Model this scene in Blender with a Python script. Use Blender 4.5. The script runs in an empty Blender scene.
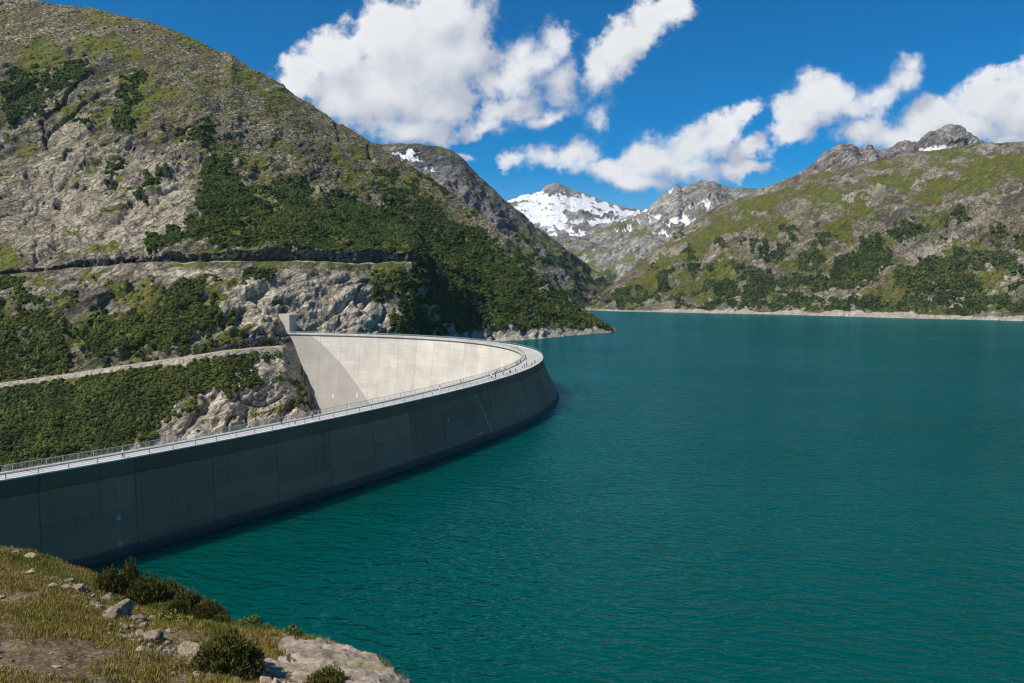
import bpy, bmesh, math, random
import numpy as np
from mathutils import Vector, Matrix, Quaternion
random.seed(7); RNG = np.random.default_rng(11)
C = bpy.context.scene.collection
sc = bpy.context.scene

# ------------------------------------------------------------------ view geometry (used to lay the land out in metres)
F, H0, EYE = 804.0, 290.0, 49.0
TH = math.atan((341.5 - H0) / F)
CT, ST = math.cos(TH), math.sin(TH)

def ray(px, py):
    px = np.asarray(px, float); py = np.asarray(py, float)
    xc = (px - 512) / F; yc = -(py - 341.5) / F
    return xc, CT + yc * ST, -ST + yc * CT

def at(px, py, d):
    """world point seen at picture position px,py at ground distance d (metres along +Y)"""
    x, y, z = ray(px, py); k = np.asarray(d, float) / y
    return np.stack([x * k, y * k, EYE + z * k], -1)

def at_z(px, py, z0):
    x, y, z = ray(px, py); k = (z0 - EYE) / z
    return np.stack([x * k, y * k, EYE + z * k], -1)

def py_of(d, z):
    t = (np.asarray(z, float) - EYE) / np.asarray(d, float)
    yc = (t * CT + ST) / (CT - t * ST)
    return 341.5 - F * yc

def proj(P):
    x, y, z = P[..., 0], P[..., 1], P[..., 2] - EYE
    fw = y * CT - z * ST; up = y * ST + z * CT
    fw = np.where(np.abs(fw) < 1e-3, 1e-3, fw)
    return 512 + F * x / fw, 341.5 - F * up / fw

# ------------------------------------------------------------------ noise
_perm = RNG.permutation(256); _perm = np.concatenate([_perm, _perm, _perm])
_g = RNG.normal(size=(256, 3)); _g /= np.linalg.norm(_g, axis=1)[:, None]

def perlin(P):
    P = np.asarray(P, float); I = np.floor(P).astype(int); f = P - I; I &= 255
    u = f * f * f * (f * (f * 6 - 15) + 10)
    out = 0
    for dx in (0, 1):
        wx = u[..., 0] if dx else 1 - u[..., 0]
        for dy in (0, 1):
            wy = u[..., 1] if dy else 1 - u[..., 1]
            for dz in (0, 1):
                wz = u[..., 2] if dz else 1 - u[..., 2]
                h = _perm[_perm[_perm[I[..., 0] + dx] + I[..., 1] + dy] + I[..., 2] + dz]
                g = _g[h]
                out = out + wx * wy * wz * (g[..., 0] * (f[..., 0] - dx) + g[..., 1] * (f[..., 1] - dy) + g[..., 2] * (f[..., 2] - dz))
    return out * 1.5

def fbm(P, scale, octv=4, gain=.5, seed=0):
    P = np.asarray(P, float) / scale + seed * 17.31
    a, s = 1.0, 0.0
    for _ in range(octv):
        s = s + a * perlin(P); P = P * 2.03 + 5.7; a *= gain
    return s

def ridged(P, scale, octv=4, gain=.5, seed=0):
    P = np.asarray(P, float) / scale + seed * 13.17
    a, s = 1.0, 0.0
    for _ in range(octv):
        s = s + a * (1 - 2 * np.abs(perlin(P))); P = P * 2.07 + 3.1; a *= gain
    return s

def sstep(a, b, x):
    t = np.clip((x - a) / (b - a), 0, 1); return t * t * (3 - 2 * t)

# ------------------------------------------------------------------ object helpers
def tag(o, label=None, cat=None, group=None, kind=None):
    if label: o['label'] = label
    if cat: o['category'] = cat
    if group: o['group'] = group
    if kind: o['kind'] = kind
    return o

def link(name, me, mat=None, parent=None):
    o = bpy.data.objects.new(name, me); C.objects.link(o)
    if mat: me.materials.append(mat)
    if parent: o.parent = parent
    return o

def empty(name, loc=(0, 0, 0), rz=0):
    o = bpy.data.objects.new(name, None); C.objects.link(o)
    o.location = loc; o.rotation_euler = (0, 0, rz); o.empty_display_size = .5
    return o

def np_mesh(name, V, Fc, smooth=True, attrs=None, uv=None):
    """V (n,3), Fc (m,3 or 4)"""
    me = bpy.data.meshes.new(name)
    V = np.ascontiguousarray(V, np.float32); Fc = np.ascontiguousarray(Fc, np.int32)
    k = Fc.shape[1]
    me.vertices.add(len(V)); me.vertices.foreach_set('co', V.ravel())
    me.loops.add(Fc.size); me.loops.foreach_set('vertex_index', Fc.ravel())
    me.polygons.add(len(Fc))
    me.polygons.foreach_set('loop_start', np.arange(0, Fc.size, k, dtype=np.int32))
    me.polygons.foreach_set('loop_total', np.full(len(Fc), k, np.int32))
    me.polygons.foreach_set('use_smooth', np.full(len(Fc), smooth, bool))
    me.update(calc_edges=True)
    for nm, A in (attrs or {}).items():
        A = np.asarray(A, np.float32)
        if A.ndim == 1:
            a = me.attributes.new(nm, 'FLOAT', 'POINT'); a.data.foreach_set('value', A)
        else:
            a = me.attributes.new(nm, 'FLOAT_VECTOR', 'POINT'); a.data.foreach_set('vector', np.ascontiguousarray(A).ravel())
    if uv is not None:
        l = me.uv_layers.new(name='UVMap'); l.data.foreach_set('uv', np.ascontiguousarray(uv[Fc.ravel()], np.float32).ravel())
    me.validate()
    return me

def grid_faces(n, m, flip=False):
    i = np.arange(n - 1)[:, None] * m + np.arange(m - 1)[None]
    q = np.stack([i, i + 1, i + m + 1, i + m], -1).reshape(-1, 4)
    return q[:, ::-1] if flip else q

class MB:
    """collects boxes, tubes and prisms for ONE mesh"""
    def __init__(s): s.v = []; s.f = []
    def add(s, V, Fs):
        b = len(s.v); s.v += [tuple(p) for p in V]; s.f += [tuple(i + b for i in q) for q in Fs]
    def box(s, c, size, rz=0, M=None):
        sx, sy, sz = [k / 2 for k in size]
        P = [Vector((x, y, z)) for z in (-sz, sz) for x, y in ((-sx, -sy), (sx, -sy), (sx, sy), (-sx, sy))]
        R = Matrix.Rotation(rz, 3, 'Z')
        P = [R @ p + Vector(c) for p in P]
        s.add(P, [(3, 2, 1, 0), (4, 5, 6, 7), (0, 1, 5, 4), (1, 2, 6, 5), (2, 3, 7, 6), (3, 0, 4, 7)])
    def tube(s, pts, rad, n=6, cap=True):
        pts = [Vector(p) for p in pts]
        if not hasattr(rad, '__len__'): rad = [rad] * len(pts)
        b = len(s.v)
        for i, p in enumerate(pts):
            d = (pts[min(i + 1, len(pts) - 1)] - pts[max(i - 1, 0)]).normalized()
            a = d.orthogonal().normalized() if abs(d.z) < .9 else d.cross(Vector((0, 1, 0))).normalized()
            c = d.cross(a)
            for k in range(n):
                t = 2 * math.pi * k / n
                s.v.append(tuple(p + (a * math.cos(t) + c * math.sin(t)) * rad[i]))
        for i in range(len(pts) - 1):
            for k in range(n):
                s.f.append((b + i * n + k, b + i * n + (k + 1) % n, b + (i + 1) * n + (k + 1) % n, b + (i + 1) * n + k))
        if cap:
            s.f.append(tuple(b + k for k in range(n))[::-1]); s.f.append(tuple(b + (len(pts) - 1) * n + k for k in range(n)))
    def build(s, name, mat=None, parent=None, smooth=False):
        me = bpy.data.meshes.new(name); me.from_pydata(s.v, [], s.f); me.update()
        if smooth: me.polygons.foreach_set('use_smooth', np.ones(len(me.polygons), bool))
        return link(name, me, mat, parent)

# ------------------------------------------------------------------ node helpers
class NT:
    def __init__(s, tree): s.t = tree; s.n = tree.nodes; s.l = tree.links
    def new(s, typ, **kw):
        n = s.n.new(typ)
        for k, v in kw.items(): setattr(n, k, v)
        return n
    def put(s, sock, v):
        if v is None: return
        if hasattr(v, 'is_output') or isinstance(v, bpy.types.NodeSocket): s.l.new(v, sock)
        else:
            if sock.type == 'RGBA' and len(v) == 3: v = (*v, 1)
            sock.default_value = v
    def math(s, op, a, b=None, c=None, clamp=False):
        n = s.new('ShaderNodeMath', operation=op, use_clamp=clamp)
        for i, v in enumerate((a, b, c)): s.put(n.inputs[i], v)
        return n.outputs[0]
    def vmath(s, op, a, b=None, out=0):
        n = s.new('ShaderNodeVectorMath', operation=op)
        s.put(n.inputs[0], a)
        if b is not None: s.put(n.inputs[3 if op == 'SCALE' else 1], b)
        return n.outputs['Value'] if op in ('LENGTH', 'DOT_PRODUCT') else n.outputs[0]
    def noise(s, vec, scale, detail=4, rough=.55, dist=0, lac=2.0):
        n = s.new('ShaderNodeTexNoise'); s.put(n.inputs['Vector'], vec)
        for k, v in (('Scale', scale), ('Detail', detail), ('Roughness', rough), ('Distortion', dist), ('Lacunarity', lac)): n.inputs[k].default_value = v
        return n.outputs['Fac']
    def voro(s, vec, scale, feature='F1', rnd=1):
        n = s.new('ShaderNodeTexVoronoi', feature=feature); s.put(n.inputs['Vector'], vec)
        n.inputs['Scale'].default_value = scale; n.inputs['Randomness'].default_value = rnd
        return n
    def ramp(s, x, a, b, lo=0., hi=1., smooth=True):
        n = s.new('ShaderNodeMapRange', interpolation_type='SMOOTHSTEP' if smooth else 'LINEAR'); s.put(n.inputs[0], x)
        for i, v in enumerate((a, b, lo, hi)): n.inputs[i + 1].default_value = v
        return n.outputs[0]
    def mix(s, f, a, b, mode='MIX'):
        n = s.new('ShaderNodeMix', data_type='RGBA', blend_type=mode); s.put(n.inputs[0], f); s.put(n.inputs[6], a); s.put(n.inputs[7], b)
        return n.outputs[2]
    def attr(s, name):
        n = s.new('ShaderNodeAttribute', attribute_name=name); return n
    def sep(s, v):
        n = s.new('ShaderNodeSeparateXYZ'); s.put(n.inputs[0], v); return n.outputs
    def comb(s, x, y, z):
        n = s.new('ShaderNodeCombineXYZ')
        for i, v in enumerate((x, y, z)): s.put(n.inputs[i], v)
        return n.outputs[0]
    def mapping(s, vec, scale=(1, 1, 1), rot=(0, 0, 0), loc=(0, 0, 0), typ='POINT'):
        n = s.new('ShaderNodeMapping', vector_type=typ); s.put(n.inputs[0], vec)
        n.inputs['Location'].default_value = loc; n.inputs['Rotation'].default_value = rot; n.inputs['Scale'].default_value = scale
        return n.outputs[0]

def material(name, base=(.5, .5, .5), rough=.8, spec=.3):
    m = bpy.data.materials.new(name); m.use_nodes = True
    t = NT(m.node_tree); b = m.node_tree.nodes['Principled BSDF']
    b.inputs['Base Color'].default_value = (*base, 1); b.inputs['Roughness'].default_value = rough
    b.inputs['Specular IOR Level'].default_value = spec
    return m, t, b

def bump(t, b, h, strength=.5, dist=1.0, normal=None):
    n = t.new('ShaderNodeBump'); n.inputs['Strength'].default_value = strength; n.inputs['Distance'].default_value = dist
    t.put(n.inputs['Height'], h)
    if normal is not None: t.put(n.inputs['Normal'], normal)
    t.l.new(n.outputs[0], b.inputs['Normal']); return n.outputs[0]

def simple(name, base, rough=.7, var=.25, scale=3., metal=0):
    m, t, b = material(name, base, rough)
    pos = t.new('ShaderNodeTexCoord').outputs['Object']
    n = t.noise(pos, scale, 4)
    k = t.ramp(n, .3, .7, 1 - var, 1 + var, False)
    col = t.mix(1.0, base, t.comb(k, k, k), 'MULTIPLY')
    t.put(b.inputs['Base Color'], col); b.inputs['Metallic'].default_value = metal
    return m

def terrain_mat(name, u=1.0, rockA=(.080, .070, .052), rockB=(.34, .298, .225), pale=(.58, .50, .385), lich=(.165, .158, .072),
                shrub=(.022, .042, .010), grass=(.105, .140, .014), dry=(.15, .125, .05), bstr=.85):
    """mountain ground; u = size unit (m) of the finest visible grain"""
    m, t, b = material(name, rough=.95, spec=.15)
    pos = t.new('ShaderNodeNewGeometry').outputs['Position']
    A = t.sep(t.attr('mA').outputs['Vector']); B = t.sep(t.attr('mB').outputs['Vector'])
    strata = t.mapping(t.mapping(pos, (1, 1, 1), (0, math.radians(38), 0)), (.6, .8, 1.15))
    n1 = t.noise(strata, .06 / u, 6, .62); n2 = t.noise(pos, .35 / u, 5, .65); n3 = t.noise(pos, .011 / u, 3, .5)
    k = t.math('ADD', t.math('MULTIPLY', n1, .55), t.math('MULTIPLY', n2, .45))
    k = t.ramp(k, .38, .64)
    rock = t.mix(k, rockA, rockB)
    n5 = t.noise(pos, .9 / u, 3, .7)
    rock = t.mix(t.math('MULTIPLY', t.ramp(n5, .54, .68), .5), rock, (.47, .44, .38)); rock = t.mix(t.math('MULTIPLY', t.ramp(n5, .44, .32), .55), rock, (.075, .07, .05))
    rock = t.mix(t.math('MULTIPLY', t.ramp(t.noise(pos, .045 / u, 5, .65), .46, .60), .75), rock, lich)
    rock = t.mix(t.math('MULTIPLY', t.ramp(n3, .45, .62), .35), rock, (.25, .21, .195))
    big = t.noise(t.mapping(strata, (.8, .8, 1.2)), .035 / u, 4, .6, .5)
    bk = t.ramp(big, .36, .64, .58, 1.34, False)
    rock = t.mix(1.0, rock, t.comb(bk, bk, t.math('MULTIPLY', bk, .97)), 'MULTIPLY')
    stk = t.ramp(t.noise(t.mapping(strata, (.25, .6, 1.6)), .22 / u, 4, .65), .36, .64, .82, 1.16, False)
    rock = t.mix(1.0, rock, t.comb(stk, stk, stk), 'MULTIPLY')
    sv = t.voro(t.vmath('ADD', t.mapping(strata, (.55, .8, 1.1)), t.vmath('SCALE', t.comb(n1, n2, big), 9.0 * u)), .10 / u)
    sl_ = t.ramp(t.sep(sv.outputs['Color'])[0], 0, 1, .70, 1.30, False)
    rock = t.mix(1.0, rock, t.comb(sl_, sl_, sl_), 'MULTIPLY')
    # dark seams and cracks
    cr = t.voro(t.vmath('ADD', strata, t.vmath('SCALE', t.new('ShaderNodeTexNoise').outputs['Color'], 0.0)), .11 / u, 'DISTANCE_TO_EDGE')
    crk = t.ramp(t.math('ADD', cr.outputs['Distance'], t.math('MULTIPLY', t.math('SUBTRACT', n2, .5), .35)), .0, .07)
    c2 = t.ramp(t.math('ABSOLUTE', t.math('SUBTRACT', t.noise(strata, .13 / u, 4, .6, .8), .5)), .0, .022); crk = t.math('MULTIPLY', crk, t.math('ADD', .25, t.math('MULTIPLY', c2, .75)))
    rock = t.mix(t.math('MULTIPLY', t.math('SUBTRACT', 1, crk), .55), rock, (.045, .04, .03))
    pal = t.mix(k, tuple(c * .5 for c in pale), pale)
    pal = t.mix(1.0, pal, t.comb(stk, stk, stk), 'MULTIPLY')
    pal = t.mix(t.math('MULTIPLY', t.math('SUBTRACT', 1, crk), .5), pal, (.09, .075, .055)); pal = t.mix(t.math('MULTIPLY', t.ramp(n5, .44, .32), .45), pal, (.11, .10, .07))
    pal = t.mix(t.math('MULTIPLY', t.ramp(t.noise(pos, .09 / u, 4, .6), .48, .62), .5), pal, (.30, .27, .2))
    col = t.mix(A[2], rock, pal)
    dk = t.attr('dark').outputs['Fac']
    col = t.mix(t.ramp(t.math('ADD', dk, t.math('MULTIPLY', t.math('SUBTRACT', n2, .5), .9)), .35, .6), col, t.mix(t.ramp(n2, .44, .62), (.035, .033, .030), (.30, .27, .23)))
    # scree: speckled stones in olive moss
    v = t.voro(pos, .62 / u)
    st = t.ramp(t.sep(v.outputs['Color'])[0], .35, .9)
    scr = t.mix(st, (.085, .075, .032), (.30, .275, .22))
    scr = t.mix(1.0, scr, t.comb(bk, bk, bk), 'MULTIPLY')
    scr = t.mix(t.math('MULTIPLY', t.ramp(t.noise(pos, .03 / u, 4, .6), .45, .6), .6), scr, dry)
    col = t.mix(B[2], col, scr)
    # grass
    gn = t.noise(pos, .16 / u, 5, .65)
    gr = t.mix(t.ramp(gn, .4, .62), grass, dry)
    gr = t.mix(t.math('MULTIPLY', t.ramp(n2, .55, .7), .5), gr, (.2, .185, .12))
    col = t.mix(t.ramp(t.math('ADD', A[1], t.math('MULTIPLY', t.math('SUBTRACT', n2, .5), 1.1)), .35, .65), col, gr)
    sh = t.mix(t.ramp(gn, .35, .65), shrub, tuple(c * 2.0 for c in shrub))
    col = t.mix(t.ramp(t.math('ADD', A[0], t.math('MULTIPLY', t.math('SUBTRACT', n2, .5), .9)), .35, .6), col, sh)
    gv = t.mix(n2, (.30, .265, .21), (.5, .45, .37))
    col = t.mix(B[0], col, gv)
    col = t.mix(t.ramp(t.math('ADD', B[1], t.math('MULTIPLY', t.math('SUBTRACT', n1, .5), 1.0)), .25, .7), col, (.82, .83, .86))
    t.put(b.inputs['Base Color'], col)
    h = t.math('ADD', t.math('MULTIPLY', n1, 4.0), t.math('ADD', t.math('MULTIPLY', n2, .45), t.math('MULTIPLY', stk, 1.3)))
    h = t.math('ADD', h, t.math('MULTIPLY', crk, .8))
    bump(t, b, h, bstr, 2.2 * u)
    return m

# ------------------------------------------------------------------ masks given as ellipses in the picture plane, stored on the ground itself
def blobs(PX, PY, lst, warp=0., wscale=14., seed=0):
    P = np.stack([PX, PY, np.zeros_like(PX)], -1)
    if warp:
        PX = PX + warp * fbm(P, wscale, 4, .6, seed + 1); PY = PY + warp * fbm(P, wscale, 4, .6, seed + 2)
    out = np.zeros_like(PX)
    for b in lst:
        cx, cy, rx, ry = b[:4]; a = math.radians(b[4] if len(b) > 4 else 0); s = b[5] if len(b) > 5 else 1.
        dx, dy = PX - cx, PY - cy
        u = (dx * math.cos(a) + dy * math.sin(a)) / rx; v = (-dx * math.sin(a) + dy * math.cos(a)) / ry
        out = np.maximum(out, s * sstep(1.15, .75, np.hypot(u, v)))
    return out

def land(name, cols, keys, rows, mat, disp, masks, label_kind='structure', crop=None):
    """A slope given as key lines running along it (shore, road, ledge, ridge ...), each (px list, distances, py or z).
    Between neighbouring lines the ground is ruled; disp() adds relief along the surface normal."""
    cols = np.asarray(cols, float); L = []
    for kx, kd, kp, mode in keys:
        d = np.interp(cols, kx, kd)
        p = np.interp(cols, kx, kp)
        if mode == 'z': p = py_of(d, p)
        L.append(at(cols, p, d))
    G = []; seg = []
    for i, r in enumerate(rows):
        for k in range(r):
            w = k / r; G.append(L[i] * (1 - w) + L[i + 1] * w); seg.append(i + w)
    G.append(L[-1]); seg.append(float(len(rows)))
    G = np.array(G); seg = np.array(seg)
    du = np.gradient(G, axis=1); dv = np.gradient(G, axis=0)
    N = np.cross(du, dv); N /= np.linalg.norm(N, axis=-1)[..., None] + 1e-9
    for _ in range(3):                       # soften normals so that ledges do not tear
        N[1:-1] = (N[:-2] + 2 * N[1:-1] + N[2:]) / 4
    N /= np.linalg.norm(N, axis=-1)[..., None] + 1e-9
    PX, PY = proj(G)
    S = np.broadcast_to(seg[:, None], PX.shape)
    m = masks(G, PX, PY, S)
    Z = np.zeros_like(PX)
    D = disp(G, PX, PY, S, m)
    G2 = G + N * D[..., None]
    mA = np.stack([m.get('shrub', Z), m.get('grass', Z), m.get('pale', Z)], -1)
    mB = np.stack([m.get('gravel', Z), m.get('snow', Z), m.get('scree', Z)], -1)
    n, k = PX.shape
    me = np_mesh(name, G2.reshape(-1, 3), grid_faces(n, k), True, {'mA': mA.reshape(-1, 3), 'mB': mB.reshape(-1, 3), 'dark': (m.get('dark', Z) + Z).ravel()})
    o = link(name, me, mat); tag(o, kind=label_kind)
    return dict(o=o, G=G2, N=N, PX=PX, PY=PY, S=S, m=m)
#@@SETTING
# ================================================================== THE MOUNTAINSIDE BEHIND THE DAM
CREST = 18.0
K = lambda *p: ([a[0] for a in p], [a[1] for a in p], [a[2] for a in p])
def key(pts, mode='p'): a, b, c = K(*pts); return (a, b, c, mode)     # (px, distance, py or z)

LEFT = [
 key([(-300, 400, -156), (0, 400, -156), (150, 400, -156), (300, 400, -156), (420, 250, -156), (560, 290, -156), (680, 290, -156)], 'z'),
 key([(-300, 415, -150), (0, 415, -150), (150, 415, -150), (300, 415, -150), (420, 260, -156), (560, 300, -156), (680, 300, -156)], 'z'),
 key([(-300, 430, -120), (0, 440, -110), (120, 445, -105), (240, 450, -120), (300, 460, -140), (330, 440, -156), (420, 380, -156), (560, 400, -156), (680, 400, -156)], 'z'),
 key([(-300, 440, 490), (0, 475, 462), (60, 478, 452), (120, 482, 445), (180, 490, 436), (240, 505, 427), (290, 528, 420), (318, 540, 424), (336, 470, 700), (420, 420, 640), (560, 420, 590), (680, 420, 590)]),
 key([(-300, 470, 420), (-100, 500, 402), (0, 515, 384), (60, 520, 376), (120, 525, 367), (180, 530, 358.5), (225, 537, 351.5), (262, 551, 348), (283, 560, 348), (300, 562, 383), (318, 560, 424), (336, 520, 640), (420, 480, 590), (560, 430, 590), (680, 430, 590)]),
 key([(-300, 477, 417), (-100, 507, 399), (0, 522, 380.5), (60, 527, 372.5), (120, 532, 363.3), (180, 538, 354.6), (225, 545, 347.6), (262, 561, 344), (283, 574, 340), (300, 584, 337), (340, 598, 337), (370, 616, 338), (400, 638, 339), (430, 672, 346), (460, 715, 345), (480, 752, 343), (520, 783, 341), (560, 838, 338), (600, 905, 334.6), (618, 938, 333), (632, 960, 334), (680, 960, 345)]),
 key([(-300, 480, 407), (-100, 511, 390), (0, 526, 372), (60, 531, 362), (120, 536, 353), (180, 542, 346), (205, 546, 343), (225, 549, 335), (266, 566, 331), (283, 577, 330), (300, 587, 330), (340, 602, 330), (370, 621, 330), (400, 645, 331), (430, 686, 335), (460, 734, 333), (480, 774, 330), (520, 806, 329.5), (560, 862, 326.5), (600, 922, 327), (618, 941, 331), (632, 962, 335), (680, 965, 345)]),
 key([(-300, 560, 300), (-100, 575, 283), (0, 585, 276), (60, 588, 271), (120, 592, 266), (160, 595, 263), (200, 598, 262.5), (300, 638, 262.8), (360, 672, 263), (412, 708, 263), (430, 727, 280), (480, 816, 303), (520, 838, 312), (560, 884, 316.5), (600, 931, 323.3), (618, 942, 330), (632, 964, 336), (680, 970, 345)]),
 key([(-300, 562, 299), (-100, 578, 282), (0, 588, 275.2), (60, 591, 270), (120, 595, 265), (160, 600, 262), (200, 606, 261.3), (300, 647, 261.5), (360, 682, 261.6), (412, 718, 261), (430, 736, 277), (480, 821, 299), (520, 842, 309), (560, 887, 314.2), (600, 933, 322.9), (618, 943, 329.6), (632, 966, 337), (680, 975, 345)]),
 key([(-300, 562, 296), (-100, 578, 279), (0, 588, 272), (60, 591, 266), (120, 595, 260), (160, 600, 256), (200, 605, 252), (300, 646, 251), (360, 681, 250), (412, 717, 252), (430, 740, 272), (480, 824, 296), (520, 846, 307), (560, 890, 312), (600, 935, 322.4), (618, 944, 329.4), (632, 968, 338), (680, 980, 345)]),
 key([(-300, 740, 130), (0, 780, 150), (100, 785, 155), (200, 795, 160), (300, 845, 185), (400, 885, 222), (480, 910, 266), (520, 915, 284), (560, 935, 302), (600, 944, 321), (618, 945, 329), (632, 970, 340), (680, 985, 345)]),
 key([(-300, 960, -60), (-100, 970, -30), (0, 975, -10), (50, 978, 2), (90, 980, 7), (110, 980, 12), (150, 982, 20), (165, 984, 25), (185, 986, 34), (200, 988, 41), (221, 990, 51), (232, 990, 52.5), (243, 992, 62), (256, 994, 69), (271, 996, 76), (297, 1000, 95), (329, 1008, 116), (359, 1015, 134), (383, 1020, 148), (420, 1024, 171), (431, 1024, 177), (481, 1012, 213), (501, 1003, 232), (523, 993, 254), (545, 981, 272), (567, 968, 294), (589, 957, 312), (609, 952, 325), (618, 948, 329.5), (632, 975, 341), (680, 990, 345)]),
]
_a, _b = LEFT[4], LEFT[5]
for _i in range(9): _b[1][_i] = _a[1][_i] + .48 * (_b[1][_i] - _a[1][_i]); _b[2][_i] = _a[2][_i] + .48 * (_b[2][_i] - _a[2][_i])
def lower_back(k, dd, dz):
    kx, kd, kp, mode = k
    z = [at(x, p, d)[2] for x, d, p in zip(kx, kd, kp)]
    return (kx, [d + dd for d in kd], [max(v - dz, -40) if v > 0 else v - 5 for v in z], 'z')
LEFT.append(lower_back(LEFT[-1], 60, 25)); LEFT.append(lower_back(LEFT[-2], 260, 200)); 
LROWS = [6, 8, 22, 62, 5, 10, 52, 5, 16, 90, 130, 8, 8]

SHRUB_L = [(218,190,22,42,10),(240,215,36,40),(290,190,32,14,25),(300,215,28,18),(285,235,50,14),(250,228,40,20),(330,250,40,10),(345,205,24,12,30),(370,235,60,26,20),(420,232,52,24,28),
 (440,262,40,34,20),(478,262,44,26,35),(470,300,46,32,10),(510,290,40,22,35),(540,305,36,17,25),(575,318,26,9,15),(430,205,30,9,35),(390,185,22,6,38),(460,225,30,7,38),(500,320,60,9,5),(455,325,26,10),(520,262,22,5,42),(560,296,22,5,42),
 (195,232,42,11,-28),(165,243,24,9,-20),(152,183,24,6,-38),(116,168,7,12),(72,74,20,11,-18),(52,88,9,10),(22,95,22,22,-30),(12,115,14,10),(133,76,10,6),(128,90,9,14),(122,120,9,16,20),(205,132,10,10),(176,136,8,8),(108,190,5,5),(85,120,12,3,-35),(60,84,5,16,40),
 (46,345,26,26,-10),(22,372,14,10),(8,350,12,36),(50,312,10,10),(104,340,18,20,-15),(100,326,14,10,-30),(132,327,14,14),(128,345,16,7),(168,312,8,22),(176,328,15,16),(200,318,12,12),(170,340,16,9),(214,315,6,12),(230,325,6,8),(25,300,8,10),
 (256,273,15,6),(248,280,9,6),(270,268,10,4),(398,276,6,10),(408,312,18,10,30),(380,290,8,16,-10),(420,322,18,8,20),(395,330,12,6),(430,300,12,8,35),
 (50,425,80,46),(-40,430,70,60),(110,400,50,34,-10),(150,385,52,18,-12),(190,376,40,16,-14),(220,372,18,18),(243,362,14,14),(250,384,12,12),(226,392,9,7),(130,432,30,14),(150,410,20,12),(100,440,40,16),(267,352,14,4,-5),(305,400,4,13,-22),(296,372,3,14,-28)]
GRASS_L = [(42,55,24,18),(30,72,14,20),(100,44,30,9),(128,55,14,7),(142,97,16,10),(160,92,22,10),(135,112,20,8),(310,206,20,13,25),(330,213,14,7,30),(318,218,26,6),(275,98,14,5,35),(240,75,22,6,42),(360,152,16,5,38),(280,140,12,8),(10,265,12,16,-30),(30,282,22,4),(45,318,14,10),(60,300,12,8),(80,336,14,12),(130,330,18,14),(300,210,12,8),
 (385,275,11,18),(400,292,14,10),(385,262,14,3),(350,262,30,2.2),(300,262,40,2.0),(415,330,20,8),(425,315,12,10,30),(350,165,40,4,38),(420,190,34,4,38),(30,150,20,8),(190,40,26,6,30),(258,85,26,5,40),(100,118,12,5),(95,166,16,3,-30),(70,230,10,4),(120,420,30,10),(60,400,70,30),(150,440,30,8),(215,300,12,14),(150,300,20,22),(120,290,20,10)]
PALE_L = [(290,300,95,34),(330,312,60,22),(380,318,30,16,20),(240,315,28,18),(245,405,48,32),(285,395,25,40),(190,430,34,16),(165,440,24,10),(250,365,22,18),(275,362,12,14),(220,285,24,12),(480,338,70,5),(540,334,60,6),(600,331,26,4),(430,340,60,6),(455,330,14,8),(180,275,40,9),(300,190,14,8,20),(325,226,14,7,30),(160,205,36,44,10,.8),(100,215,60,46,0,.62),(60,190,40,40,0,.5),(115,165,30,24,-40,.6),(75,140,18,30,-30,.55),(30,235,26,26,0,.5),(275,187,10,7),(283,225,9,9),(205,170,5,26,0,.5),(210,185,6,18,0,.5),(232,232,8,6),(475,240,26,3,42),(440,235,28,3,38),(485,305,20,2.5,55),(500,318,12,2.5,50),(530,272,28,2.5,45),(470,283,16,2,55),(505,282,14,2,50),(405,200,30,3,36),(545,300,22,2,40),(420,300,30,3,45),(440,320,25,3,50)]
SCREE_L = [(100,10,180,26),(200,70,110,46,32),(300,130,120,34,35),(400,180,90,24,36),(260,165,60,20,25),(470,225,60,14,38),(60,20,90,24),(0,30,60,40),(180,95,60,30),(310,165,60,22,20)]
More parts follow.
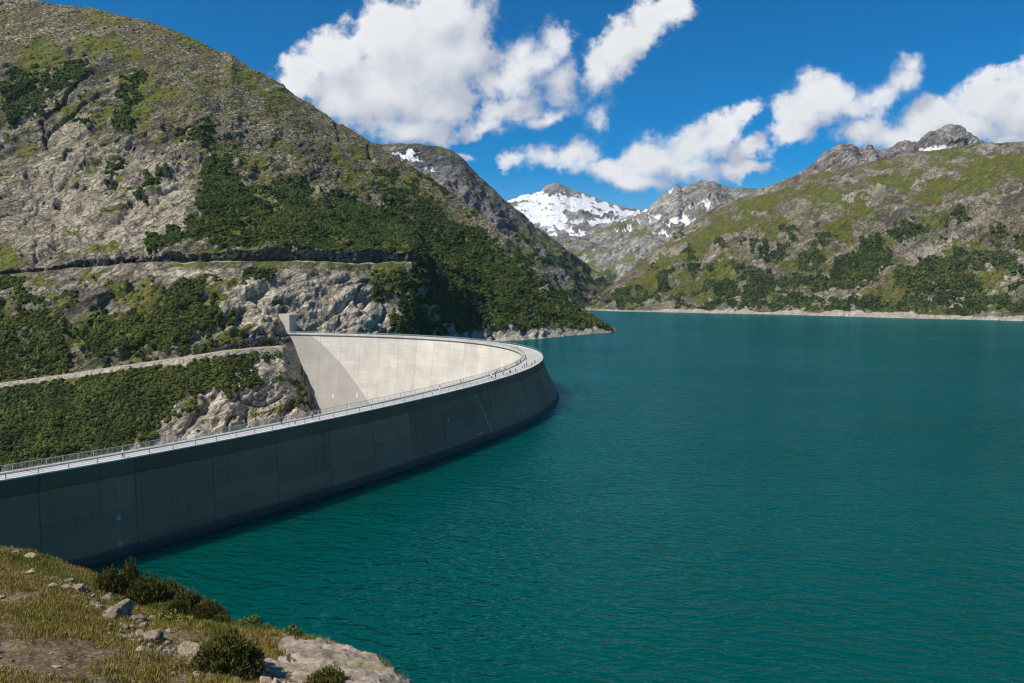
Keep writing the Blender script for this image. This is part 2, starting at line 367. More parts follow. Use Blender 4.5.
def masks_left(G, PX, PY, S):
    m = {}
    m['shrub'] = blobs(PX, PY, SHRUB_L, 11, 13, 3)
    spots = fbm(G, 34, 4, .6, 8)
    flank = sstep(330, 420, PX) * sstep(150, 190, PY) + sstep(250, 300, PY) * sstep(270, 200, PX) * .8
    gaps = fbm(G, 17, 4, .62, 14)
    m['shrub'] = np.maximum(m['shrub'] * sstep(-.62, -.3, spots * .6 + gaps * .75 + .1), sstep(.15, .4, spots) * flank * .9)
    m['grass'] = np.maximum(blobs(PX, PY, GRASS_L, 8, 12, 5) * .9, sstep(.2, .55, fbm(G, 50, 4, .6, 21)) * sstep(135, 110, PY - .45 * (PX - 60)) * .6)
    m['grass'] = np.maximum(m['grass'], .8 * blobs(PX, PY, SHRUB_L, 11, 13, 3) * sstep(.2, -.2, gaps))
    m['grass'] = np.maximum(m['grass'], .62 * sstep(.1, .4, fbm(G, 40, 4, .6, 12)) * sstep(280, 300, PY) * sstep(330, 250, PX))
    m['pale'] = blobs(PX, PY, PALE_L, 9, 14, 7)
    m['scree'] = blobs(PX, PY, SCREE_L, 16, 26, 9)
    m['grass'] = m['grass'] * (1 - .9 * m['pale'] * (PX > 150) * (PX < 320) * (PY > 365))
    a_ = math.radians(40); Ql = np.stack([(G[..., 0] * math.cos(a_) + G[..., 2] * math.sin(a_)) * .3, G[..., 1] * .4, (-G[..., 0] * math.sin(a_) + G[..., 2] * math.cos(a_))], -1)
    seams_ = sstep(.72, .95, 1 - 2 * np.abs(perlin(Ql / 19.)) + .25 * fbm(G, 9, 3, .6, 18)) * sstep(-.15, .25, fbm(G, 45, 3, .6, 19))
    m['grass'] = np.maximum(m['grass'], .85 * seams_ * (PX < 330))
    road = ((S > 3.95) & (S < 4.7) & (PX < 300)) * 1.
    band = sstep(425, 445, PX) * (S > 3.2) * (S < 6.0) * sstep(7.5 + 4, 5.2, np.where(S < 5, 4.8, 4.8 + (S - 5) * (5 + 2.5 * fbm(G, 14, 3, .5, 33))))
    m['pale'] = np.maximum(m['pale'], band)
    for k in ('shrub', 'grass', 'scree'): m[k] = m[k] * (1 - road) * (1 - np.clip(band * 1.3, 0, 1))
    ledge = (S > 6.9) & (S < 8.05) & (PX < 412) & (PX > 170)
    m['shrub'] = m['shrub'] * ~ledge
    m['gravel'] = np.maximum(road * .9, .75 * np.clip(band, 0, 1) * (fbm(G, 10, 3, .6, 45) > -.25)); m['pale'] = m['pale'] * (1 - .6 * ledge); m['grass'] = np.maximum(m['grass'], ledge * (.45 + .5 * fbm(G, 14, 3, .6, 39)))
    wall = (S > 8.05) & (S <= 9.0) & (PX < 418)
    m['shrub'] = m['shrub'] * (1 - wall * .85); m['pale'] = m['pale'] * (1 - wall); m['grass'] = m['grass'] * (1 - wall)
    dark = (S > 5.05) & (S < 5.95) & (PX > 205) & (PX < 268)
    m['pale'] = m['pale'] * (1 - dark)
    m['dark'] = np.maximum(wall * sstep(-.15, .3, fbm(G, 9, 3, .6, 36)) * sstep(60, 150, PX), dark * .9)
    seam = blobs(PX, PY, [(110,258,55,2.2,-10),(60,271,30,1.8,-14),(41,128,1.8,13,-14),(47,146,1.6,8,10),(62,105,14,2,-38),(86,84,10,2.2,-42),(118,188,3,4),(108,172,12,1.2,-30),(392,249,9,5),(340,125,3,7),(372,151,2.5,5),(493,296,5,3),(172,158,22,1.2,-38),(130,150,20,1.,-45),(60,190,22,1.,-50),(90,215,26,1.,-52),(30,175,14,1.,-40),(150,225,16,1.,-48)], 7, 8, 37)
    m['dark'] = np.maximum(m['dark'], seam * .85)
    return m

def disp_left(G, PX, PY, S, m):
    # sloping rock bands: noise stretched along the bedding
    a = math.radians(38)
    Q = np.stack([(G[..., 0] * math.cos(a) + G[..., 2] * math.sin(a)) * .33, G[..., 1] * .6, (-G[..., 0] * math.sin(a) + G[..., 2] * math.cos(a))], -1)
    big = ridged(G, 150, 3, .5, 1) * 5.0
    mid = ridged(Q, 20, 4, .55, 2) * 1.9
    fin = ridged(Q * np.array([1.6, 1, 1]), 6, 4, .6, 3) * .75
    d = big + mid + fin
    # blocky steps on bare rock
    bl = fbm(Q, 17, 3, .5, 5) * 5; bl = (np.floor(bl) + sstep(.35, .65, bl - np.floor(bl))) * .9
    d = d + bl * (1 - .8 * m['shrub'])
    a_ = math.radians(40); Ql = np.stack([(G[..., 0] * math.cos(a_) + G[..., 2] * math.sin(a_)) * .22, G[..., 1] * .35, (-G[..., 0] * math.sin(a_) + G[..., 2] * math.cos(a_))], -1)
    cr1 = sstep(.70, .98, 1 - 2 * np.abs(perlin(Ql / 34. + .35 * fbm(G, 30, 2, .5, 43)[..., None]))); cr2 = sstep(.72, .98, 1 - 2 * np.abs(perlin(np.stack([G[..., 0] * .8 - G[..., 2] * .5, G[..., 1] * .4, G[..., 2] * .5], -1) / 30. + 9.3)))
    d = d - (cr1 * 4.2 + cr2 * 2.6) * (1 - m['shrub']) * (1 - .65 * m['scree']) * sstep(-.5, .1, fbm(G, 60, 2, .5, 44))
    sc = m['scree']
    d = d * (1 - .45 * sc) + sc * (fbm(G, 4.0, 3, .65, 7) * .8)
    # gully lines seen as dark clefts on the big slab
    def cleft(x0, y0, x1, y1, w, depth):
        L = math.hypot(x1 - x0, y1 - y0); ux, uy = (x1 - x0) / L, (y1 - y0) / L
        wob = 3 * fbm(G, 22, 3, .6, 31)
        t = ((PX - x0) * ux + (PY - y0) * uy); n = np.abs(-(PX - x0) * uy + (PY - y0) * ux + wob)
        return -depth * sstep(w, 0, n) * sstep(-6, 4, t) * sstep(L + 6, L - 4, t)
    for c in ((88,78,58,106,3,5),(58,104,40,118,2.5,3.5),(41,116,46,152,2.5,5),(92,160,70,178,2.2,3),(45,185,20,215,2.2,3),(60,205,30,270,2.2,2.5),(112,186,120,196,4,4),(140,190,180,170,2.5,3),(395,245,405,258,5,6),(335,115,342,135,4,5),(370,145,374,160,4,5),(480,330,470,305,3,4),(492,296,500,302,4,6),(300,337,370,282,2.2,4.0),(150,130,95,200,2,2.5),(185,150,150,215,2,2),(70,150,20,230,2,2.5),(110,120,60,190,2,2)):
        d = d + cleft(*c)
    calm = np.clip(sstep(.0, .5, np.abs(S - 4.5)) + (PX > 300) * sstep(.3, 1.2, np.abs(S - 4.5)), 0, 1)
    calm = np.where((PX < 300), sstep(.5, 1.1, np.abs(S - 4.5)), .25 + .75 * sstep(.2, 1.0, np.abs(S - 4.5)))
    calm2 = np.where(PX < 415, .25 + .75 * sstep(.5, 1.0, np.abs(S - 7.5)), 1)
    top = .45 + .55 * sstep(11.0, 10.2, S)
    near_tip = .35 + .65 * sstep(620, 520, PX)
    wall = ((S > 8.05) & (S < 9.0) & (PX < 418)) * 1.
    d = d - d.mean()
    d = d * calm * calm2 * top * near_tip
    jag = fbm(G * np.array([1, 1, .5]), 8, 4, .65, 40); d = d * (1 - .6 * wall) - wall * (1.0 - 3.2 * jag)
    d = d - ((S > 5.02) & (S < 5.95) & (PX > 205) & (PX < 268)) * (1.0 + 1.5 * fbm(G, 5, 3, .6, 41))
    # keep the gorge wall from poking through the dam's air face
    d = np.where((S < 4) & (PX > 280), np.clip(d, -6, 1.0), d)
    d = np.where((S >= 4) & (S < 6.5) & (PX > 283) & (PX < 425), np.clip(d, -8, 1.5), d)
    return d

M_mtn = terrain_mat('mountain_ground', 1.0)
cols = np.concatenate([np.arange(-300, -40, 6.), np.arange(-40, 640, 1.1), np.arange(640, 681, 4.)])
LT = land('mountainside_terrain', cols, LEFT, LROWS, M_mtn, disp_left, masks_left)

# gravel road along the foot of the mountain
def strip(name, T, s0, s1, x0, x1, lift, mat):
    r = np.where((T['S'][:, 0] >= s0 - 1e-6) & (T['S'][:, 0] <= s1 + 1e-6))[0]
    c = np.where((cols >= x0) & (cols <= x1))[0]
    V = T['G'][np.ix_(r, c)].copy(); V[..., 2] += lift
    me = np_mesh(name, V.reshape(-1, 3), grid_faces(len(r), len(c)), True)
    return tag(link(name, me, mat), kind='structure')
M_gravel = simple('gravel', (.29, .25, .195), .95, .22, .6)
strip('gravel_road', LT, 4.0, 4.6, -200, 284, .06, M_gravel)
M_track = simple('track_gravel', (.33, .31, .25), .95, .25, .4)
strip('mountain_track', LT, 7.25, 7.6, 175, 412, .06, M_track)

# ================================================================== HILLS AND PEAKS ACROSS THE LAKE
def plain(G, PX, PY, S): return {}
RIDGE_R = [(560,2200,312),(585,2200,304),(610,2280,288),(640,2340,262),(670,2380,240),(700,2400,217),(730,2380,200),(760,2330,188),(800,2260,175),(830,2210,168),(870,2130,161),(900,2080,156),(940,2000,149),(980,1930,143),(1024,1860,140),(1100,1740,133),(1250,1560,122)]
shore_r = [(560,1990,312),(590,1950,311.5),(620,1850,311.3),(700,1710,313),(800,1570,315.2),(900,1405,318.2),(1024,1270,321.5),(1250,1065,328)]
RIGHT = [key([(a, b - 60, -14) for a, b, c in shore_r], 'z'),
 key([(a, b, 0) for a, b, c in shore_r], 'z'),
 key([(a, b + 12, 4.5 if a > 640 else 3) for a, b, c in shore_r], 'z'),
 key([(560,2080,311),(590,2030,308),(620,2000,300),(660,1960,286),(700,1920,272),(760,1880,262),(830,1800,258),(900,1680,256),(960,1580,254),(1024,1500,250),(1250,1260,246)]),
 key(RIDGE_R)]
RIGHT.append(lower_back(RIGHT[-1], 250, 30)); RIGHT.append(lower_back(RIGHT[-2], 900, 330))
SHRUB_R = [(760,290,18,10,-20),(757,272,14,6),(728,290,14,10,-10),(740,268,10,7),(795,282,18,9,-10),(820,283,14,12),(812,262,14,6,-15),(842,275,16,14),(858,262,18,20,-20),(870,245,18,10,-30),(885,258,10,14),(800,302,24,5),(835,308,20,5),(870,306,22,5),(900,308,24,5),(770,305,16,4),(740,306,14,4),(715,305,10,4),(920,278,26,10,-15),(945,270,24,14,-15),(960,285,24,10),(985,300,24,7),(930,300,30,6),(975,262,14,8),(1000,258,14,10),(1010,275,12,8),(1015,308,14,5),(965,312,14,4),(915,230,16,5,-30),(955,218,14,6,-20),(900,225,14,5,-30),(700,270,14,5,-40),(690,252,8,5),(640,298,16,6,-25),(625,300,10,5),(660,290,14,6,-30),(680,303,14,3),(650,270,6,3,-40),(780,250,10,4,-20),(790,235,8,4),(825,240,8,5),(720,246,8,4),(765,250,6,8),(1000,230,10,5),(1020,242,10,6),(680,236,7,3),(750,243,7,4)]
GRASS_R = [(640,285,30,12,-40),(660,270,24,8,-42),(690,290,20,10,-20),(720,270,26,14,-20),(700,240,30,10,-35),(740,225,24,8,-20),(775,225,20,6,-20),(845,225,22,10,-35),(860,210,12,14,-30),(820,250,16,8),(790,262,20,6),(910,285,22,8),(890,300,20,6),(950,250,16,6,-20),(975,240,12,8),(700,300,18,4),(770,295,12,8),(805,190,30,6),(840,200,12,6),(960,185,50,10,-12),(900,180,30,6,-10),(1000,165,40,10,-8),(1000,300,20,8),(990,280,10,10),(760,205,30,6,-15)]
PALE_R = [(845,198,26,3.5,-18),(838,205,9,7,-30),(830,213,14,4,-35),(870,190,26,2,-25),(925,255,26,12,-30),(945,242,20,4,-30),(885,235,26,3,-25),(1015,262,9,14),(985,272,8,8),(1000,290,24,4,-38),(975,225,4,10,20),(670,250,14,4,-35),(655,258,10,4,-35),(725,255,4,8,20),(680,282,3,8,25),(760,190,14,2,-8),(840,182,16,2,0),(760,283,10,3,-20),(870,290,20,3,-20),(740,300,24,2,0),(820,303,20,1.6,0),(960,300,26,2,0),(700,225,5,2),(790,215,14,3,-15),(770,232,14,2,-20),(1000,195,26,2,-22),(955,205,20,2.5,-25),(620,300,5,2),(985,215,14,2,-30),(905,207,16,2.5,-30)]
def masks_right(G, PX, PY, S):
    m = {}
    sp = fbm(G, 70, 4, .6, 51); sp2 = fbm(G, 28, 4, .6, 52)
    a = math.radians(-32)
    Qd = np.stack([(G[..., 0] * math.cos(a) + G[..., 2] * math.sin(a)) * .4, G[..., 1] * .5, (-G[..., 0] * math.sin(a) + G[..., 2] * math.cos(a)) * 1.3], -1)
    low = sstep(215, 290, PY + .1 * (PX - 800))
    m['shrub'] = np.maximum(blobs(PX, PY, SHRUB_R, 8, 11, 53), sstep(.32, .5, sp + .25 * sp2) * low * .9)
    m['grass'] = np.maximum(blobs(PX, PY, GRASS_R, 9, 14, 55) * .8, .60 * sstep(.0, .5, fbm(Qd, 70, 5, .65, 56) + .35 * sp2 + .1 * low))
    m['pale'] = np.maximum(blobs(PX, PY, PALE_R, 5, 10, 57), np.maximum(.8 * sstep(.42, .62, fbm(Qd, 40, 5, .65, 58)), .85 * sstep(.80, .96, 1 - 2 * np.abs(perlin(Qd * np.array([.5, 1, 1]) / 55.))) * sstep(0, .3, fbm(G, 120, 3, .6, 68))))
    m['scree'] = .75 * sstep(-.1, .5, fbm(Qd, 60, 4, .6, 59))
    band = ((S > .2) & (S < 2.03 + .05 * fbm(G, 40, 3, .5, 60))) * 1.
    for k in ('shrub', 'grass', 'scree'): m[k] = m[k] * (1 - band)
    m['pale'] = np.maximum(m['pale'] * (1 - m['shrub']), band)
    m['gravel'] = band * .8 * (PX > 600)
    return m
def disp_right(G, PX, PY, S, m):
    a = math.radians(-30)
    Q = np.stack([(G[..., 0] * math.cos(a) + G[..., 2] * math.sin(a)) * .4, G[..., 1] * .6, (-G[..., 0] * math.sin(a) + G[..., 2] * math.cos(a))], -1)
    d = ridged(Q, 130, 4, .5, 61) * 17 + ridged(G, 45, 4, .55, 62) * 6.5 + ridged(G, 14, 3, .6, 63) * 1.6
    bl = fbm(Q, 40, 3, .5, 65) * 4; bl = (np.floor(bl) + sstep(.3, .7, bl - np.floor(bl))) * 1.5
    d = d + bl
    d = d - d[(S > 2.2)].mean()
    return d * sstep(1.9, 2.5, S) * (.3 + .7 * sstep(4.0, 3.2, S)) + 0.8 * fbm(G, 9, 2, .5, 64) * (S > 1)
M_hill = terrain_mat('hill_ground', 1.7, rockA=(.075, .063, .050), rockB=(.225, .192, .160), pale=(.38, .335, .265), lich=(.115, .108, .036),
                     shrub=(.018, .034, .009), grass=(.080, .115, .010), dry=(.115, .088, .028))
hc = np.concatenate([np.arange(560, 1060, 1.0), np.arange(1060, 1251, 4.)])
RT = land('lakeside_hill_terrain', hc, RIGHT, [4, 4, 70, 120, 6, 6], M_hill, disp_right, masks_right)

def peak(name, c0, c1, step, keys, rows, mat, amp, snow=None, grass=None, scale=1., shrub=None, snow_noise=.0, seed=70):
    def masks(G, PX, PY, S):
        m = {}
        if snow:
            m['snow'] = blobs(PX, PY, snow, 5 * scale, 8, seed)
            if snow_noise: m['snow'] = m['snow'] * sstep(-.45, .05, fbm(G * np.array([.5, 1, 1.6]), 60, 5, .65, seed + 7) + snow_noise)
        if grass: m['grass'] = blobs(PX, PY, grass, 6, 12, seed + 2) * sstep(-.6, .4, fbm(G, 90, 4, .6, seed + 3))
        if shrub: m['shrub'] = blobs(PX, PY, shrub, 5, 9, seed + 4)
        m['pale'] = .6 * sstep(.2, .5, fbm(G, 130, 4, .6, seed + 5))
        m['scree'] = .35 * sstep(.0, .4, fbm(G, 160, 4, .6, seed + 6))
        return m
    nk = len(keys)
    def disp(G, PX, PY, S, m):
        d = -amp * .5 + ridged(G, 190 * scale, 4, .5, seed + 8) * amp + ridged(G, 50 * scale, 4, .6, seed + 9) * amp * .4
        sn = m.get('snow', 0)
        d = d + (1 - np.abs(2 * perlin(G / (30. * scale)))) * amp * .35 * (scale < .9)
        return d * (1 - .85 * sn) * (.35 + .65 * sstep(nk - 1, nk - 1.35, S)) * sstep(0, .6, S)
    kk = keys + [lower_back(keys[-1], 200, 90), lower_back(keys[-1], 900, 450)]
    return land(name, np.arange(c0, c1 + .1, step), kk, rows + [5, 5], mat, disp, masks)

M_far = terrain_mat('far_ground', 3.2, rockA=(.19, .188, .19), rockB=(.40, .385, .37), pale=(.50, .48, .45), lich=(.24, .24, .21), grass=(.11, .145, .04), dry=(.19, .175, .09), shrub=(.035, .055, .022))
M_dark = terrain_mat('dark_slope_ground', 2.4, rockA=(.075, .077, .088), rockB=(.19, .187, .19), pale=(.33, .31, .28), lich=(.11, .11, .06), grass=(.095, .13, .03), dry=(.15, .135, .06))

peak('steep_mountain_terrain', 330, 650, 1., [
  key([(330, 1750, -6), (480, 1900, -6), (560, 2050, -6), (600, 2150, -6), (650, 2250, -6)], 'z'),
  key([(330, 1950, 270), (480, 2030, 270), (530, 2120, 272), (570, 2230, 287), (600, 2320, 300), (625, 2380, 306), (650, 2420, 310)]),
  key([(330, 2250, 144), (385, 2300, 145), (400, 2310, 143.5), (410, 2310, 144.5), (440, 2340, 148), (450, 2350, 152), (460, 2360, 159), (470, 2370, 168), (480, 2380, 179), (500, 2400, 197), (512, 2420, 208), (530, 2450, 222), (550, 2480, 238), (575, 2520, 257), (600, 2560, 275), (620, 2580, 290), (650, 2600, 310)])],
  [80, 140], M_dark, 15, snow=[(408,158,14,3.0,18),(428,170,9,1.6,14),(412,154,7,2,10),(534,222,14,1.8,12),(400,155,5,2)],
  grass=[(560,262,50,22,35),(530,250,24,20,35),(600,290,30,12),(445,152,14,3,20),(570,290,50,16)], shrub=[(560,270,24,5,32),(585,262,22,4,38),(590,285,16,4,10),(560,300,24,5),(525,245,10,6,40),(545,285,14,5,30)], seed=70)

peak('valley_head_terrain', 470, 830, 1., [
  key([(470, 2700, -6), (830, 2700, -6)], 'z'),
  key([(470, 3000, 296), (570, 2950, 296), (600, 2900, 292), (640, 2900, 285), (700, 3000, 270), (830, 3000, 270)]),
  key([(470, 3500, 262), (560, 3450, 262), (590, 3500, 257), (620, 3500, 252), (660, 3450, 246), (700, 3500, 240), (830, 3500, 240)]),
  key([(470, 4100, 240), (560, 4100, 238), (590, 4150, 238), (615, 4300, 224), (640, 4350, 213), (650, 4300, 208), (655, 4250, 204), (665, 4200, 195), (673, 4180, 189), (677, 4170, 186.5), (681, 4170, 190), (690, 4180, 187), (700, 4200, 183), (707, 4200, 182), (713, 4200, 183), (720, 4220, 187), (735, 4250, 189), (745, 4250, 190), (770, 4250, 187), (800, 4200, 195), (830, 4200, 200)])],
  [24, 34, 80], M_far, 24, snow=[(678,222,10,4,-15),(690,225,8,4),(655,218,6,2,-10),(702,208,8,3,-10),(672,193,3,5,40),(655,239,3,2),(687,214,4,2),(640,216,12,2,-10),(625,228,20,1.6,-12),(708,203,4,2),(665,235,5,2)],
  grass=[(600,290,60,14),(600,268,40,12,10),(650,262,40,12,-10),(640,240,22,5,-10),(615,232,30,5,-15),(590,275,30,9,20),(690,240,26,8)], shrub=[(600,282,20,3),(570,290,20,4)], scale=1.2, seed=90)

peak('snowy_peak_terrain', 440, 730, 1., [
  key([(440, 4700, -6), (730, 4700, -6)], 'z'),
  key([(440, 5200, 245), (730, 5200, 245)]),
  key([(440, 5900, 216), (480, 5900, 216), (500, 5950, 206), (508, 5950, 201), (516, 5960, 198), (522, 5960, 195), (530, 5980, 194), (542, 6000, 191.5), (545, 6000, 187), (551, 6000, 184.5), (558, 6000, 184), (564, 6000, 186), (569, 6000, 189.5), (576, 6000, 191), (590, 6000, 196), (602, 6000, 201), (615, 6000, 205), (628, 6000, 209), (640, 6000, 210.5), (660, 6000, 213), (700, 6000, 220), (730, 6000, 224)])],
  [50, 90], M_far, 16, snow=[(555,203,48,9,6),(540,215,28,10,10),(590,205,34,7,14),(625,213,24,4,12),(560,224,20,3,0),(570,232,22,3,20),(600,222,30,3,-8),(545,228,16,4,40)], scale=1.0, snow_noise=.36, seed=110)
M_crag = terrain_mat('crag_ground', 2.6, rockA=(.135, .13, .138), rockB=(.36, .34, .335), pale=(.47, .45, .43), lich=(.21, .20, .19), grass=(.08, .1, .03))
peak('rocky_peak_terrain', 780, 1080, .8, [
  key([(780, 2500, 150), (1080, 2450, 150)], 'z'),
  key([(780, 2800, 205), (1080, 2750, 185)]),
  key([(780, 3050, 185), (800, 3050, 176), (810, 3050, 168), (818, 3050, 163), (825, 3050, 156), (834, 3050, 149), (839, 3050, 145.5), (846, 3050, 146), (852, 3050, 145), (857, 3050, 148), (863, 3050, 150), (869, 3050, 146.5), (875, 3050, 150), (880, 3050, 153), (886, 3050, 150), (893, 3050, 150.5), (899, 3040, 144), (905, 3040, 142), (913, 3040, 142.5), (918, 3040, 144), (923, 3020, 139), (930, 3010, 135), (938, 3010, 132), (943, 3000, 128), (950, 3000, 126.5), (958, 3000, 127.5), (966, 3000, 133), (974, 3000, 138), (983, 3000, 144), (990, 3000, 143.5), (997, 3000, 147), (1040, 3000, 155), (1080, 3000, 160)])],
  [40, 90], M_crag, 20, snow=[(934,154,15,5,-4),(950,149,8,2,-15),(915,157,4,2)], scale=.7, seed=130)

# ================================================================== NEAR SLOPE UNDER THE CAMERA
SIL = [(-420,120,430),(-300,105,470),(-150,65,515),(-60,50,536),(0,45,547),(30,43,552),(60,41,561),(90,39,572),(120,37,586),(160,34,602),(200,32,613),(240,30,624),(280,28.5,632.5),(320,27,641.5),(350,25.8,653),(380,24.6,667),(400,23.8,680),(412,23.4,691),(430,23,706),(470,21.5,745),(560,19,820),(700,17,900)]
NEARK = [key([(-420, 3.2, 47.2), (700, 3.2, 46.8)], 'z'), key([(-420, 9, 44.4), (700, 8, 42.5)], 'z'),
         key([(-420, 26, 40.5), (-150, 19, 40.8), (0, 18, 40.2), (230, 18.2, 39.4), (400, 16, 39.4), (700, 12, 40)], 'z'),
         key(SIL)]
def down(k, dd, slope):
    kx, kd, kp, mode = k
    return (kx, [d + dd for d in kd], [at(x, p, d)[2] - dd * slope for x, d, p in zip(kx, kd, kp)], 'z')
NEARK += [down(NEARK[-1], 2.0, .7), down(NEARK[-1], 14, 1.0), down(NEARK[-1], 60, .95)]
SLAB = [(330,668,60,20,22),(375,672,42,13,32),(300,655,34,12,18),(290,672,40,14),(395,684,22,7,35)]
def masks_near(G, PX, PY, S):
    m = {}
    n = fbm(G, 4.5, 5, .6, 141); n2 = fbm(G, 1.3, 4, .6, 142)
    bare = blobs(PX, PY, [(20,668,60,22),(60,640,40,8,15,.5),(110,625,30,6,25,.6),(70,590,16,6,20),(150,640,40,8,30,.7),(190,668,60,14,25,.6),(100,600,44,6,28,.9),(225,678,40,8,15,.7)], 14, 20, 143)
    m['grass'] = np.clip(.62 + .9 * n + .35 * n2 - .5 * bare, 0, 1) * .95
    m['lush'] = blobs(PX, PY, [(190,618,40,9,22),(165,607,24,5,25),(215,628,22,8,18),(60,575,40,5,22),(100,588,22,4,25),(300,636,40,4,15),(270,631,30,4,10),(376,674,9,7),(30,560,30,6)], 8, 14, 144)
    m['gravel'] = np.clip(bare * (.55 + .8 * n2), 0, 1)
    return m
def disp_near(G, PX, PY, S, m):
    d = fbm(G, 3.2, 5, .55, 151) * .24 + fbm(G, .5, 3, .6, 152) * .035
    return d * sstep(0, .8, S) * np.where(S > 3, sstep(5.6, 3.5, S) * .9 + .1, 1)

def near_mat():
    m, t, b = material('alpine_turf', rough=.95, spec=.1)
    pos = t.new('ShaderNodeNewGeometry').outputs['Position']
    A = t.sep(t.attr('mA').outputs['Vector']); B = t.sep(t.attr('mB').outputs['Vector'])
    n1 = t.noise(pos, .55, 6, .65); n2 = t.noise(pos, 5, 5, .7); n3 = t.noise(pos, 22, 4, .7)
    dry = t.mix(t.ramp(n2, .35, .65), (.095, .062, .016), (.20, .145, .045))
    dry = t.mix(t.ramp(n1, .45, .62), dry, (.10, .098, .022))
    earth = t.mix(n3, (.075, .048, .018), (.215, .152, .072))
    v = t.voro(pos, 9); st = t.ramp(t.sep(v.outputs['Color'])[0], .62, .8)
    earth = t.mix(t.math('MULTIPLY', st, .6), earth, (.26, .23, .19))
    col = t.mix(t.ramp(t.math('ADD', A[1], t.math('MULTIPLY', t.math('SUBTRACT', n2, .5), 1.2)), .3, .7), earth, dry)
    lush = t.mix(n2, (.085, .11, .014), (.17, .17, .03))
    col = t.mix(t.math('MULTIPLY', A[2], .9), col, lush)
    t.put(b.inputs['Base Color'], col)
    bump(t, b, t.math('ADD', n2, t.math('MULTIPLY', n3, .5)), .8, .12)
    return m
M_turf = near_mat()
def masks_near2(G, PX, PY, S):
    m = masks_near(G, PX, PY, S); m['pale'] = m['lush']; return m
ncols = np.concatenate([np.arange(-420, -60, 6.), np.arange(-60, 470, 1.4), np.arange(470, 701, 8.)])
NTR = land('foreground_slope_ground', ncols, NEARK, [6, 26, 130, 6, 14, 10], M_turf, disp_near, masks_near2)

# one ground sheet under everything, out to the horizon
bm = bmesh.new(); bmesh.ops.create_circle(bm, cap_ends=True, segments=64, radius=16000)
me = bpy.data.meshes.new('ground'); bm.to_mesh(me); bm.free()
gr = link('ground', me, simple('valley_floor', (.10, .11, .05), .95, .3, .02)); gr.location = (0, 3000, -157); tag(gr, kind='structure')
# ================================================================== THE ARCH DAM
OUT = [(0,482),(60,471.5),(120,460),(150,454),(225,439.5),(300,425),(350,415),(400,405),(440,395),(480,385),(497,380),(517,373.5),(531,367),(538.6,361.5),(540,356.5),(534,350),(524,346.6),(513,344.6),(496,342.6),(464,339.8),(420,337.0),(380,335),(340,334),(310,333.2),(283,332.7)]
Pd = np.array([at_z(a, b, CREST) for a, b in OUT])[:, :2]
c0 = np.array([-238.7, 334.7])
th = np.arctan2(Pd[:, 1] - c0[1], Pd[:, 0] - c0[0]); rr = np.hypot(*(Pd - c0).T)
pf = np.polyfit(th, rr, 5)
tt = np.linspace(th[0], th[-1], 400)
arc = c0 + np.stack([np.cos(tt), np.sin(tt)], -1) * np.polyval(pf, tt)[:, None]
# carry the arc on to the near abutment, outside the photograph
ext = []; p = arc[0].copy(); dvec = arc[0] - arc[1]; ang = math.atan2(dvec[1], dvec[0])
for i in range(60):
    ang -= 1.6 / 280; p = p + 1.6 * np.array([math.cos(ang), math.sin(ang)]); ext.append(p.copy())
far = []; q = arc[-1].copy(); dv2 = arc[-1] - arc[-2]; dv2 /= np.linalg.norm(dv2)
for i in range(4): q = q + dv2 * 2.0; far.append(q.copy())
arc = np.concatenate([np.array(ext)[::-1], arc, np.array(far)])
cum = np.concatenate([[0], np.cumsum(np.linalg.norm(np.diff(arc, axis=0), axis=1))])
LEN = cum[-1]; NS = 420
S_ = np.linspace(0, LEN, NS)
AX = np.stack([np.interp(S_, cum, arc[:, 0]), np.interp(S_, cum, arc[:, 1])], -1)
for _ in range(12): AX[1:-1] = (AX[:-2] + 2 * AX[1:-1] + AX[2:]) / 4
TG = np.gradient(AX, axis=0); TG /= np.linalg.norm(TG, axis=1)[:, None]
NO = np.stack([TG[:, 1], -TG[:, 0]], -1)                # outward: towards the lake
s_tip = S_[np.argmax(AX[:, 0])]
BAT = np.exp(-((S_ - s_tip) / 150.) ** 2)               # crown cantilever leans out over the lake most

def on_dam(s, o, z=CREST):
    """point o metres lakeward of the outer crest edge at arc length s"""
    x = np.interp(s, S_, AX[:, 0]); y = np.interp(s, S_, AX[:, 1]); nx = np.interp(s, S_, NO[:, 0]); ny = np.interp(s, S_, NO[:, 1])
    o = o(s) if callable(o) else o
    return Vector((x + nx * o, y + ny * o, z))
def rz_at(s):
    return math.atan2(np.interp(s, S_, TG[:, 1]), np.interp(s, S_, TG[:, 0]))
def s_of(px, py, o=0):
    """arc length of the crest point seen at px,py"""
    w = at_z(px, py, CREST)
    E = AX + NO * o
    return float(S_[np.argmin(np.hypot(E[:, 0] - w[0], E[:, 1] - w[1]))])

